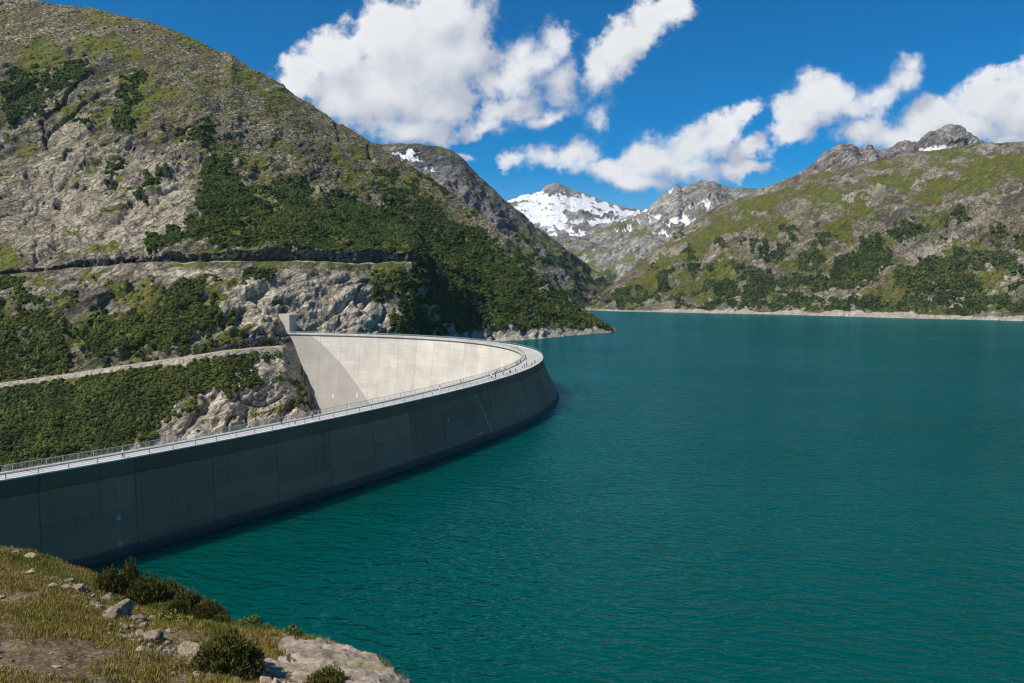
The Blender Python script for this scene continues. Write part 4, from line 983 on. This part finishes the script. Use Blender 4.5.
COL = dict(white=(.75,.75,.76), black=(.02,.02,.022), red=(.6,.05,.03), blue=(.08,.13,.38), lilac=(.42,.38,.6), pale=(.5,.62,.68), pink=(.62,.28,.28), grey=(.25,.25,.26), green=(.10,.2,.1), denim=(.06,.09,.17), khaki=(.3,.26,.18))
PMAT = {k: simple(k + '_cloth', v, .9, .1) for k, v in COL.items()}; M_skin = simple('skin', (.5, .33, .25), .6, .05); M_hair = simple('hair', (.05, .035, .025), .7, .1)
PEOPLE = [(127.5,455,'pale','black','person in a pale blue top walking alone at the near end of the dam crest'),
 (278.5,421,'black','black','person in black on the left of a dark pair halfway along the crest'),(282.7,420.5,'black','denim','person in black on the right of a dark pair halfway along the crest'),
 (293,421,'lilac','blue','person in a lilac top walking just ahead of the dark pair'),(310.8,415.5,'grey','black','person in grey at the inner railing beside the bare cliff foot'),
 (440,387.5,'red','white','person in a red top and white trousers alone on the crest'),(461,382,'khaki','grey','person in khaki between the red top person and the crowd'),
 (486.5,376.8,'lilac','white','person in lilac and white at the left end of the crowd'),(488.5,376,'blue','lilac','person in blue close behind the lilac and white person'),(491.5,376,'white','black','person in a white top and black trousers in the left cluster'),
 (491,371,'grey','denim','person in grey at the inner railing left of the crowd'),(495.5,373.5,'black','black','tall person all in black in the middle of the left cluster'),(497.5,370.3,'pink','grey','person in pink leaning near the inner railing'),
 (500,376.8,'black','khaki','person in black and khaki nearest the outer curb'),(501,369.6,'white','denim','person in white and denim at the inner railing'),(503.6,372.8,'grey','black','person in grey and black in the middle of the walkway'),
 (505,369,'red','denim','person in red and denim at the inner railing'),(508,373.7,'white','khaki','person in white and khaki on the walkway'),(509.6,370.4,'pink','denim','person in pink and denim on the walkway'),
 (513,372.3,'blue','denim','person all in blue near the outer curb'),(511,373,'pale','grey','person in a pale top next to the person all in blue'),(513.7,363.5,'black','black','person in black looking over the inner railing at the bend'),
 (519.5,361.5,'black','denim','person in black and denim at the inner edge of the bend'),(519.6,370.5,'red','grey','person in red and grey near the outer curb before the bend'),(524.7,365.3,'grey','denim','person in grey and denim walking round the bend'),
 (527,364.2,'green','black','person in green and black walking round the bend'),(524.7,368.3,'pink','white','person in pink and white near the outer curb at the bend'),(526.5,359.5,'pink','khaki','person in pink and khaki on the inner half of the bend'),
 (535,362.5,'black','grey','person in black and grey at the outermost point of the dam'),(533.7,364,'red','black','person in red and black at the outermost point of the dam'),
 (506,347.7,'blue','grey','person in blue and grey alone on the far arm of the crest'),(459,340,'black','denim','left person of a dark pair far along the crest'),(462.5,340.2,'grey','black','right person of a dark pair far along the crest'),(481,342.3,'white','black','person in white and black alone far along the crest')]
for i, (px, py, a, c_, lab) in enumerate(PEOPLE):
    p = at_z(px, py, 18.95); o = bpy.data.objects.new('person', PM[i % 2]); C.objects.link(o)
    # keep everyone on the walkway between curb and inner railing
    k = int(np.argmin(np.hypot(AX[:, 0] - p[0], AX[:, 1] - p[1]))); off = float(np.dot(np.array(p[:2]) - AX[k], NO[k])); off = min(max(off, -wd(S_[k]) + .9), -.9)
    o.location = on_dam(S_[k], off, 18.06); o.rotation_euler = (0, 0, rz_at(S_[k]) + (math.pi / 2 if i % 3 else -math.pi / 2) + rs.uniform(-.4, .4))
    o.scale = [1.04 * rs.uniform(.95, 1.04)] * 3
    for s_, mm in zip(o.material_slots, (M_skin, PMAT[a], PMAT[c_], M_hair)): s_.link = 'OBJECT'; s_.material = mm
    tag(o, lab, 'person', 'people strolling on the dam crest')
# ================================================================== NEAR SLOPE: STONES, SLAB, BUSHES, GRASS
def icos(sub):
    bm = bmesh.new(); bmesh.ops.create_icosphere(bm, subdivisions=sub, radius=1); bm.verts.ensure_lookup_table()
    V = np.array([v.co for v in bm.verts]); Fc = np.array([[v.index for v in f.verts] for f in bm.faces]); bm.free(); return V, Fc
IV, IF = icos(4)
def rock_mesh(rng, squash=.62):
    n = 13; Nn = rng.normal(size=(n, 3)); Nn /= np.linalg.norm(Nn, axis=1)[:, None]; D = rng.uniform(.62, 1.0, n)
    dots = IV @ Nn.T; r = np.where(dots > .05, D[None] / np.maximum(dots, .05), 9).min(1); r = np.minimum(r, 1.25)
    V = IV * r[:, None]; V = V * np.array([1, .8, squash])
    V = V + IV * (fbm(V + rng.uniform(0, 50), .55, 4, .6) * .06)[:, None]
    me = np_mesh('boulder', V, IF, True); me.set_sharp_from_angle(angle=math.radians(28)); return me
def stone_mat(name, a, b_, sc=3):
    m, t, b = material(name, rough=.9, spec=.2)
    pos = t.new('ShaderNodeTexCoord').outputs['Object']; n = t.noise(pos, sc, 6, .65); n2 = t.noise(pos, sc * 5, 4, .7)
    c = t.mix(t.ramp(n, .35, .65), a, b_); c = t.mix(t.math('MULTIPLY', t.ramp(n2, .55, .7), .6), c, (.12, .11, .09)); c = t.mix(t.math('MULTIPLY', t.ramp(t.noise(pos, sc * .8, 4, .6), .55, .66), .5), c, (.26, .25, .13))
    t.put(b.inputs['Base Color'], c); bump(t, b, t.math('ADD', n, t.math('MULTIPLY', n2, .4)), .5, .12); return m
M_stone = stone_mat('gneiss_stone', (.19, .15, .105), (.42, .35, .265)); M_stoned = stone_mat('dark_shaded_gneiss', (.10, .08, .058), (.26, .22, .17))  # darker copy: brown stones, and shade put into the colour of dark-faced boulders
rr_ = np.random.default_rng(9)
RM = [rock_mesh(rr_, q) for q in (.55, .65, .75, .5, .6, .85)]
Z7 = lambda x, y: (x / 4.614, 535 + y / 4.614)
Z8 = lambda x, y: (200 + x / 4.655, 560 + y / 4.655)
BOULD = [(*Z7(65,80),35,0,'small grey stone at the top left edge of the turf'),(*Z7(137,98),62,0,'pale pointed boulder on the skyline of the turf below the dam'),(*Z7(180,112),18,0,'pebble sized stone right of the pale pointed boulder'),(*Z7(145,165),56,0,'grey boulder below the pale pointed one'),(*Z7(188,172),36,1,'dark stone beside the grey boulder'),
 (*Z7(240,238),54,0,'left bright stone of three lying in a row'),(*Z7(295,244),50,0,'middle bright stone of three lying in a row'),(*Z7(355,248),68,0,'right bright flat stone of three lying in a row'),(*Z7(312,215),52,1,'dark stone behind the row of three bright stones'),(*Z7(255,200),44,1,'brownish stone at the head of the stone band'),
 (*Z7(430,312),58,0,'grey stone between the bright row and the big boulder'),(*Z7(500,290),72,1,'dark stone above the big boulder'),(*Z7(545,352),150,1,'biggest boulder in the middle of the stone band'),(*Z7(455,330),50,0,'stone at the left foot of the biggest boulder'),(*Z7(625,385),64,1,'dark stone at the right foot of the biggest boulder'),
 (*Z7(700,383),42,0,'small pale stone right of the biggest boulder'),(*Z7(745,368),46,0,'pale stone in front of the dark pine row'),(*Z7(786,440),40,0,'pale stone beside the yellow green weeds'),(*Z7(590,467),42,0,'small pale stone left of the deeply shaded boulder'),(*Z7(645,455),60,0,'grey stone leaning on the deeply shaded boulder'),
 (*Z7(705,470),115,1,'deeply shaded dark boulder below the biggest one'),(*Z7(662,527),72,0,'rounded pale stone in the dry grass'),(*Z7(768,492),52,0,'grey stone right of the deeply shaded boulder'),(*Z7(860,528),105,0,'large pale flat boulder left of the round pine bush'),(*Z7(930,562),80,0,'pale stone touching the left of the round pine bush'),
 (*Z7(985,645),80,1,'dark broken stone under the round pine bush'),(*Z7(362,577),18,0,'single small white stone in the brown turf'),(*Z7(800,640),32,0,'small stone in the lower dry grass'),(*Z7(615,676),24,0,'small stone at the bottom edge of the turf'),(*Z7(12,606),18,0,'tiny white stone at the left edge of the picture'),
 (*Z7(725,540),50,0,'flat stone between the rounded stone and the large flat boulder'),(*Z7(660,415),46,0,'pale stone between the two biggest boulders'),(*Z7(575,418),46,1,'brown stone below the biggest boulder'),(*Z7(920,640),60,0,'grey stone at the lower end of the stone band'),(*Z7(5,280),40,0,'bright stone cut by the left edge of the picture'),
 (*Z8(275,532),70,0,'pale upright boulder at the left end of the bare rock slab'),(*Z8(300,460),64,1,'reddish boulder above the pale upright one'),(*Z8(345,495),52,1,'dark boulder added for the shade in the hollow of the rock slab'),(*Z8(372,350),32,1,'dark stone at the upper edge of the rock slab'),(*Z8(400,522),50,0,'flat stone lying on the rock slab'),(*Z8(228,525),34,0,'stone under the right side of the round pine bush'),(*Z8(75,537),46,0,'grey stone below the round pine bush'),(*Z8(928,545),40,1,'dark block at the right tip of the rock slab')]  # boulder in the slab hollow stands in for the shade of a hole
for i, (px, py, w, dk, lab) in enumerate(BOULD):
    p, _ = ground_at(NTR, px, py + w * .03, 4.02, 1); d = p.y
    wm = w / 4.64 * d / F * .50
    o = bpy.data.objects.new('boulder', RM[i % 6]); C.objects.link(o)
    o.location = p + Vector((0, 0, wm * .18)); o.rotation_euler = (rr_.uniform(-.25, .25), rr_.uniform(-.25, .25), rr_.uniform(0, 6.3)); o.scale = (wm, wm, wm * (1.1 if w > 60 else .95))
    if not o.data.materials: o.data.materials.append(M_stone)
    o.material_slots[0].link = 'OBJECT'; o.material_slots[0].material = M_stoned if dk else M_stone
    tag(o, lab, 'boulder', 'boulders strewn on the near slope')

# bare rock slab running down to the water
def slab():
    PX, PY = proj(NTR['G']); f = blobs(PX, PY, [(335,668,58,20,24),(375,674,40,12,33),(300,652,30,11,22),(290,676,44,16,5),(392,684,18,7,38),(355,655,36,6,27),(400,700,30,20,40),(340,700,60,20,0)], 5, 9, 161)
    r = np.where((f > .02).any(1))[0]; c = np.where((f > .02).any(0))[0]; r = np.arange(max(r[0] - 1, 0), min(r[-1] + 2, f.shape[0])); c = np.arange(c[0] - 1, c[-1] + 2)
    r = r[NTR['S'][r, 0] < 4.6]
    G = NTR['G'][np.ix_(r, c)].copy(); ff = f[np.ix_(r, c)]
    Q = np.stack([G[..., 0] * .5 + G[..., 1] * .4, -G[..., 0] * .8 + G[..., 1] * 1.2, G[..., 2]], -1)
    st = fbm(Q, 1.6, 4, .55, 162) * 2.2; st = (np.floor(st) + sstep(.4, .6, st - np.floor(st))) * .04
    h = -.35 + ff * .50 + st * ff + fbm(G, 1.4, 4, .55, 163) * .06
    G[..., 2] += h
    me = np_mesh('rock_slab', G.reshape(-1, 3), grid_faces(*ff.shape), True); me.set_sharp_from_angle(angle=math.radians(40))
    m = stone_mat('slab_rock', (.17, .13, .10), (.37, .30, .235), 1.2)
    tag(link('rock_slab', me, m), 'smooth pinkish grey bedrock slab sloping down to the green water', 'rock slab')
slab()

# ---- bushes
def pine_shrub(rng, shoots, spike=False):
    """unit bush: radius 1, height 1; upright brushes of needles on rising twigs"""
    V, Fc, T = [], [], []; st = MB()
    for i in range(shoots):
        a = rng.uniform(0, 2 * math.pi); r = math.sqrt(rng.random()); 
        top = (1 - r ** 2.2) * .8 * rng.uniform(.7, 1.15) + .12
        if spike and i % 2 == 0: top = rng.uniform(.3, 1.75); r *= .15 + .5 * (1.75 - top) / 1.75
        if rng.random() < .35: top *= rng.uniform(.3, .8)
        p = np.array([r * math.cos(a), r * math.sin(a), top]); ax = np.array([.5 * r * math.cos(a), .5 * r * math.sin(a), 1]) + rng.normal(size=3) * .22; ax /= np.linalg.norm(ax)
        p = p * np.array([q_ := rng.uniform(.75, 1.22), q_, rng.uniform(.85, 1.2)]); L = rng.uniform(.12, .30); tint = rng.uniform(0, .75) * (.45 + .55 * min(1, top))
        if rng.random() < .12: tint = min(1, tint + .35)
        for k in range(15):
            u = rng.normal(size=3); u -= ax * u.dot(ax); u /= np.linalg.norm(u); d = ax * rng.uniform(.5, 1.1) + u * rng.uniform(.35, .9); d /= np.linalg.norm(d)
            o_ = p - ax * L * rng.uniform(0, .9); s = np.cross(d, rng.normal(size=3)); s /= np.linalg.norm(s); l = L * rng.uniform(.45, .8)
            b = len(V); V += [o_ + s * .014, o_ - s * .014, o_ + d * l]; Fc.append((b, b + 1, b + 2)); T += [tint, tint, min(1, tint + .15)]
        if i % 5 == 0: st.tube([(p[0] * .15, p[1] * .15, -.1), (p[0] * .7, p[1] * .7, top * .35), tuple(p)], [.03, .022, .01], 4, False)
    return np_mesh('foliage', np.array(V), np.array(Fc), False, {'tint': np.array(T)}), st
def leafy(rng, n, size):
    V, Fc, T = [], [], []; st = MB()
    for i in range(n):
        a = rng.uniform(0, 2 * math.pi); r = math.sqrt(rng.random()); z = (1 - r ** 2) * .85 * rng.uniform(.3, 1.15) + .06
        p = np.array([r * math.cos(a), r * math.sin(a), z]); d = rng.normal(size=3) + np.array([math.cos(a) * r, math.sin(a) * r, .6]); d /= np.linalg.norm(d)
        s = np.cross(d, rng.normal(size=3)); s /= np.linalg.norm(s); l = size * rng.uniform(.6, 1.3); b = len(V)
        V += [p, p + d * l * .5 + s * l * .28, p + d * l, p + d * l * .5 - s * l * .28]; Fc += [(b, b + 1, b + 2), (b, b + 2, b + 3)]; T += [rng.random()] * 4
        if i % 12 == 0: st.tube([(p[0] * .1, p[1] * .1, -.1), (p[0] * .6, p[1] * .6, z * .6), tuple(p)], [.02, .015, .006], 4, False)
    return np_mesh('foliage', np.array(V), np.array(Fc), False, {'tint': np.array(T)}), st
M_near = foliage_mat('near_pine_needles', (.035, .040, .009), (.175, .17, .034)); M_near2 = foliage_mat('willow_leaves', (.05, .075, .012), (.17, .20, .04)); M_weed = foliage_mat('weed_leaves', (.10, .13, .015), (.27, .29, .05))
PV = []
for k in range(4):
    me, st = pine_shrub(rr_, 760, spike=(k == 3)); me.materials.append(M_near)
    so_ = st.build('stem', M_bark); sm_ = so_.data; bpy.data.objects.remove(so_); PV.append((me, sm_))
LV = []
for k in range(2):
    me, st = leafy(rr_, 900, .14); me.materials.append(M_near2); so_ = st.build('stem', M_bark); sm_ = so_.data; bpy.data.objects.remove(so_); LV.append((me, sm_))
me, st = leafy(rr_, 500, .2); me.materials.append(M_weed); so_ = st.build('stem', M_bark); WV = (me, so_.data); bpy.data.objects.remove(so_)
BUSH = [('mountain_pine','P',0,111,592,36,32,'dark mountain pine at the left end of the pine row'),('mountain_pine','P',1,131,600,28,50,'spiky mountain pine with a tall leader standing above the pine row'),('mountain_pine','P',2,147,604,44,38,'broad mountain pine right of the spiky leader'),('mountain_pine','P',0,168,610,46,38,'mountain pine in the middle of the pine row'),('mountain_pine','P',1,188,616,46,34,'mountain pine right of the middle of the pine row'),('mountain_pine','P',2,207,622,40,29,'low mountain pine near the right end of the pine row'),('mountain_pine','P',2,220,625,24,15,'smallest mountain pine closing the pine row on the right'),
 ('mountain_pine','P',1,228,670,74,50,'big round mountain pine bush standing alone in the yellow grass'),('mountain_pine','P',0,326,690,52,30,'mountain pine bush cut off by the bottom edge of the picture'),
 ('willow_bush','L',0,248,627,28,13,'low dark green willow on the skyline right of the pine row'),('willow_bush','L',1,266,631,22,9,'flat willow between two bushes on the skyline'),('willow_bush','L',0,257,624,15,15,'upright bright willow behind the low dark one'),('willow_bush','L',1,292,637,24,16,'bright green rounded willow above the rock slab'),('willow_bush','L',0,283,634,12,8,'small willow left of the bright rounded one'),('willow_bush','L',1,47,566,17,13,'bright willow at the upper left edge of the turf'),('willow_bush','L',0,63,571,16,9,'low willow right of the upper left one'),('willow_bush','L',1,290,659,12,8,'tiny willow growing in a crack of the rock slab'),
 ('leafy_weed','W',0,172,622,22,14,'yellow green weed left of the round pine bush'),('leafy_weed','W',0,184,626,24,15,'tall yellow green weed touching the round pine bush'),('leafy_weed','W',0,158,619,14,10,'small yellow green weed beside the pale stones'),('leafy_weed','W',0,126,599,16,8,'yellow green weed in front of the pine row'),('leafy_weed','W',0,104,648,16,8,'weed in the dry brown turf'),('leafy_weed','W',0,42,622,12,6,'little weed in the turf at the left')]
for nm, ty, k, px, py, w, h, lab in BUSH:
    p, _ = ground_at(NTR, px, py, 4.05, .6); d = p.y
    r = empty(nm, p - Vector((0, 0, .05)), rr_.uniform(0, 6.3)); tag(r, lab, dict(P='pine bush', L='bush', W='weed')[ty], dict(P='mountain pines on the near slope', L='willows on the near slope', W='weeds on the near slope')[ty])
    rad, hh = w / 2 * d / F * 1.0, h * d / F * (.78 if ty == 'P' else .95)
    r.scale = (rad, rad, hh)
    me, sm_ = (PV[k] if ty == 'P' else LV[k] if ty == 'L' else WV)
    for n2, mm in (('foliage', me), ('stem', sm_)):
        o = bpy.data.objects.new(n2, mm); C.objects.link(o); o.parent = r

# ---- grass and loose stones, beyond counting
def blades(name, weight, n, ln, wd, mat, rng, smax=4.15):
    w = np.clip(weight, 0, 1) * (NTR['S'] > 1.2) * (NTR['S'] < smax)
    PX, PY = proj(NTR['G']); area = np.abs(np.gradient(PX, axis=1) * np.gradient(PY, axis=0)) + .6
    w = w * np.minimum(area, 3) * (PX > -60) * (PX < 440) * (PY < 720)
    k = w.shape[1]; w = w[:-1, :-1].ravel(); w /= w.sum(); idx = rng.choice(len(w), n, p=w); r, c = idx // (k - 1), idx % (k - 1)
    fu, fv = rng.random(n)[:, None], rng.random(n)[:, None]; G = NTR['G']
    P = G[r, c] * (1 - fu) * (1 - fv) + G[r, c + 1] * fu * (1 - fv) + G[r + 1, c] * (1 - fu) * fv + G[r + 1, c + 1] * fu * fv
    m = 5; P = np.repeat(P, m, 0); N_ = len(P); P[:, :2] += rng.normal(size=(N_, 2)) * .05
    a = rng.uniform(0, 2 * math.pi, N_); L = rng.uniform(ln[0], ln[1], N_); lean = rng.uniform(.1, .7, N_)
    s = np.stack([-np.sin(a), np.cos(a), 0 * a], -1) * wd; tipd = np.stack([np.cos(a) * lean, np.sin(a) * lean, np.ones(N_)], -1) * L[:, None]
    V = np.stack([P + s, P - s, P + tipd], 1).reshape(-1, 3); V[:, 2] -= .01
    Fc = np.arange(N_ * 3).reshape(-1, 3); t_ = np.repeat(np.clip(rng.normal(.45, .25, N_ // m), 0, 1), m)
    me = np_mesh(name, V, Fc, False, {'tint': np.repeat(np.clip(t_ + rng.normal(size=N_) * .12, 0, 1), 3)})
    return tag(link(name, me, mat), kind='stuff')
blades('dry_grass', NTR['m']['grass'] * (1 - .8 * NTR['m']['lush']), 40000, (.05, .17), .009, foliage_mat('dry_blades', (.125, .095, .016), (.34, .265, .07)), rr_)
blades('green_grass', NTR['m']['lush'] + .10 * NTR['m']['grass'] * (fbm(NTR['G'], 2.2, 3, .6, 171) > .1), 15000, (.06, .2), .010, foliage_mat('green_blades', (.07, .085, .012), (.21, .21, .035)), rr_)
def stones(n, rng):
    w = (NTR['m']['gravel'] * .8 + blobs(*proj(NTR['G']), [(70,590,40,6,24),(110,612,50,8,28),(150,640,40,10,32),(205,672,36,10,20),(270,676,40,8,5),(25,665,40,16,0,.5)], 6, 9, 181)) * (NTR['S'] > 1.2) * (NTR['S'] < 4.0)
    PX, PY = proj(NTR['G']); w = w * (PX > -40) * (PX < 420) * (PY < 700)
    k = w.shape[1]; w = w.ravel(); w = w / w.sum(); idx = rng.choice(len(w), n, p=w); P = NTR['G'].reshape(-1, 3)[idx] + rng.normal(size=(n, 3)) * np.array([.12, .12, 0])
    v0, f0 = icos(1); R = .02 + .10 * rng.random(n) ** 3.2
    Vs = (v0[None] * rng.uniform(.55, 1.2, (n, len(v0), 1)) * np.array([1, 1, .7])) * R[:, None, None] + P[:, None]
    Fc = (f0[None] + (np.arange(n) * len(v0))[:, None, None]).reshape(-1, 3)
    tag(link('loose_stones', np_mesh('loose_stones', Vs.reshape(-1, 3), Fc, False), stone_mat('loose_stone', (.12, .10, .08), (.29, .255, .21), .9)), kind='stuff')
stones(900, rr_)
# ================================================================== LIGHT, SKY, AIR, CAMERA
EL = math.radians(50)
SUN = Vector((-.86 * math.cos(EL), -.51 * math.cos(EL), math.sin(EL)))
sl = bpy.data.lights.new('sun', 'SUN'); sl.energy = 5.0; sl.angle = math.radians(.5); sl.color = (1, .94, .84)
so = bpy.data.objects.new('sun', sl); C.objects.link(so); so.rotation_euler = SUN.to_track_quat('Z', 'Y').to_euler(); so.location = (-200, -100, 400)

w = bpy.data.worlds.new('World'); sc.world = w; w.use_nodes = True
w.cycles.sampling_method = 'MANUAL'; w.cycles.sample_map_resolution = 256
t = NT(w.node_tree); t.n.clear()
out = t.new('ShaderNodeOutputWorld')
sky = t.new('ShaderNodeTexSky', sky_type='NISHITA'); sky.sun_disc = False
sky.sun_elevation = EL; sky.sun_rotation = math.atan2(SUN.x, SUN.y); sky.altitude = 1900; sky.air_density = 1.0; sky.dust_density = .2; sky.ozone_density = 3.0
hs = t.new('ShaderNodeHueSaturation'); hs.inputs['Saturation'].default_value = 1.65; hs.inputs['Value'].default_value = 1.0
t.put(hs.inputs['Color'], sky.outputs[0])
bg1 = t.new('ShaderNodeBackground'); bg1.inputs['Strength'].default_value = .088
t.put(bg1.inputs['Color'], hs.outputs[0])

def cdir(px, py):
    x, y, z = ray(px, py); return float(x / y), float(z / y)
CL = [(305,72,24,20,-20,1),(335,60,34,26,-15,1.),(300,88,22,14,20,.9),(400,40,52,40,-25,1.05),(430,60,52,52,0,1.1),(380,95,62,34,10,1.05),(440,18,44,26,-15,1.05),(465,48,26,38,10,.95),(405,128,46,14,5,.9),(340,98,40,24,25,1.),(440,105,34,22,-20,.9),
      (535,66,34,20,-35,.85),(556,45,15,18,20,.8),(500,82,26,16,-10,.8),(505,112,34,14,-20,.75),(560,84,14,26,0,.72),(548,118,26,7,-15,.7),(480,128,22,8,-20,.6),(520,75,30,22,-35,.8),
      (625,42,32,18,-42,.9),(652,20,24,18,-25,.9),(600,62,16,22,20,.8),(672,10,16,14,0,.75),(640,34,34,20,-40,.9),(600,117,11,9,-30,.62),
      (512,160,14,6,0,.7),(545,159,24,10,-5,.8),(572,154,22,12,-10,.85),(600,168,30,12,10,.85),(650,160,34,20,-20,.95),(690,150,34,22,-25,.95),(722,136,26,18,-30,.85),(745,112,18,10,-35,.7),(640,181,34,8,0,.8),(690,170,34,14,0,.9),(735,170,26,9,0,.8),(748,150,22,12,-20,.7),
      (800,108,24,20,-25,.95),(830,98,36,20,5,1.),(855,108,28,14,10,.9),(790,130,26,14,-25,.85),(885,98,22,10,-45,.8),(905,78,17,13,-50,.85),(912,66,12,10,-30,.75),
      (862,130,24,14,-10,.9),(890,136,24,14,10,.85),(935,118,34,20,-20,.95),(985,98,36,24,-10,1.05),(1015,112,40,34,0,1.05),(970,125,40,18,0,.95),(1000,76,22,9,0,.8),(1060,90,40,40,0,1.),(1010,138,30,10,0,.8),
      (930,140,60,12,0,.8),(352,152,10,6,0,.4),(468,156,10,5,0,.45),(15,18,4,3,0,.0)]
def density_group():
    g = bpy.data.node_groups.new('cloud_density', 'ShaderNodeTree')
    g.interface.new_socket('P', in_out='INPUT', socket_type='NodeSocketVector')
    g.interface.new_socket('D', in_out='OUTPUT', socket_type='NodeSocketFloat')
    n = NT(g); gi = n.new('NodeGroupInput'); go = n.new('NodeGroupOutput')
    P = gi.outputs[0]
    # billows: warp the lookup, then cut the rounded masses with cauliflower noise
    wn = n.new('ShaderNodeTexNoise'); n.put(wn.inputs['Vector'], P); wn.inputs['Scale'].default_value = 22; wn.inputs['Detail'].default_value = 5; wn.inputs['Roughness'].default_value = .6
    wv = n.vmath('SCALE', n.vmath('SUBTRACT', wn.outputs['Color'], (.5, .5, .5)), .040)
    Q = n.vmath('ADD', P, wv)
    best = None
    for px, py, rx, ry, a, s in CL:
        if s <= 0: continue
        u, v = cdir(px, py)
        mp = n.mapping(Q, (rx / F * 1.35, ry / F * 1.35, 1), (0, 0, math.radians(-a)), (u, v, 0), 'TEXTURE')
        l = n.vmath('LENGTH', mp)
        d = n.math('MULTIPLY_ADD', l, -s, s)
        best = d if best is None else n.new_smax(best, d)
    b1 = n.noise(P, 13, 6, .62); vo = n.voro(n.vmath('ADD', P, n.vmath('SCALE', wv, .6)), 34, 'SMOOTH_F1'); vo.inputs['Smoothness'].default_value = .6
    b2 = n.noise(P, 48, 5, .62)
    d = n.math('ADD', best, n.math('MULTIPLY', n.math('SUBTRACT', b1, .5), 1.25))
    d = n.math('ADD', d, n.math('MULTIPLY', n.math('SUBTRACT', b2, .5), 1.0))
    d = n.math('ADD', d, n.math('MULTIPLY', n.math('SUBTRACT', .42, vo.outputs['Distance']), .38))
    sm = n.math('ADD', best, n.math('MULTIPLY', n.math('SUBTRACT', n.noise(P, 10, 4, .55), .5), 1.1))
    n.l.new(d, go.inputs[0]); g.interface.new_socket('S', in_out='OUTPUT', socket_type='NodeSocketFloat'); n.l.new(sm, go.inputs[1]); return g
def _smax(s, a, b): 
    nn = s.new('ShaderNodeMath', operation='SMOOTH_MAX'); s.put(nn.inputs[0], a); s.put(nn.inputs[1], b); nn.inputs[2].default_value = .22
    return nn.outputs[0]
NT.new_smax = _smax
cg = density_group()
dirv = t.new('ShaderNodeTexCoord').outputs['Generated']
sx, sy, sz = t.sep(dirv)
ys = t.math('MAXIMUM', sy, .08)
P0 = t.comb(t.math('DIVIDE', sx, ys), t.math('DIVIDE', sz, ys), 0.)
def dens(P):
    gnode = t.new('ShaderNodeGroup'); gnode.node_tree = cg; t.put(gnode.inputs[0], P); return gnode.outputs
d0, s0_ = dens(P0)[:2]; s1_ = dens(t.vmath('ADD', P0, (-.02, .03, 0.)))[1]
fade = t.ramp(sy, .1, .3)
am = t.ramp(t.noise(P0, 5, 2, .5), .42, .6); af = t.new('ShaderNodeMix'); t.put(af.inputs[0], am); t.put(af.inputs[2], t.ramp(d0, -.07, .40)); t.put(af.inputs[3], t.ramp(d0, -.2, .75))
alpha = t.math('MULTIPLY', af.outputs[0], fade)
thick = t.ramp(s0_, .2, 1.0)
lit = t.math('ADD', t.ramp(t.math('SUBTRACT', s0_, s1_), -.42, .42, smooth=False), t.math('MULTIPLY', t.math('SUBTRACT', t.noise(P0, 40, 5, .6), .5), .5), clamp=True)
ccol = t.mix(lit, (.40, .43, .50), (.72, .725, .735))
ccol = t.mix(t.math('MULTIPLY', thick, .4), ccol, (.58, .60, .64))
bg2 = t.new('ShaderNodeBackground'); bg2.inputs['Strength'].default_value = 1.0; t.put(bg2.inputs['Color'], ccol)
mx = t.new('ShaderNodeMixShader'); t.put(mx.inputs[0], alpha); t.l.new(bg1.outputs[0], mx.inputs[1]); t.l.new(bg2.outputs[0], mx.inputs[2])
t.l.new(mx.outputs[0], out.inputs['Surface'])

# the air between here and the peaks
def haze(density):
    b = MB(); b.box(((-4200 + 5200) / 2, (-600 + 8200) / 2, (-158 + 1000) / 2), (9400, 8800, 1158))
    o = b.build('haze'); tag(o, kind='stuff')
    m = bpy.data.materials.new('haze'); m.use_nodes = True; n = NT(m.node_tree); n.n.clear()
    oo = n.new('ShaderNodeOutputMaterial'); v = n.new('ShaderNodeVolumePrincipled')
    v.inputs['Color'].default_value = (.55, .76, 1, 1); v.inputs['Density'].default_value = density; v.inputs['Anisotropy'].default_value = .1
    n.l.new(v.outputs[0], oo.inputs['Volume']); o.data.materials.append(m)
HAZE = 2.0e-5
if HAZE: haze(HAZE)

cam = bpy.data.cameras.new('camera'); co = bpy.data.objects.new('camera', cam); C.objects.link(co)
co.location = (0, 0, EYE); co.rotation_euler = (math.pi / 2 - TH, 0, 0)
cam.sensor_width = 36; cam.sensor_fit = 'HORIZONTAL'; cam.lens = F / 1024 * 36; cam.clip_start = .5; cam.clip_end = 40000
sc.camera = co
sc.view_settings.view_transform = 'Standard'; sc.view_settings.look = 'None'; sc.view_settings.exposure = 0.3; sc.view_settings.gamma = 1
sc.render.engine = 'CYCLES'
sc.cycles.use_denoising = True; sc.cycles.filter_width = 1.2
try: sc.cycles.denoiser = 'OPENIMAGEDENOISE'
except Exception: pass
sc.cycles.max_bounces = 5; sc.cycles.diffuse_bounces = 2; sc.cycles.glossy_bounces = 2; sc.cycles.transmission_bounces = 2; sc.cycles.volume_bounces = 0; sc.cycles.transparent_max_bounces = 4
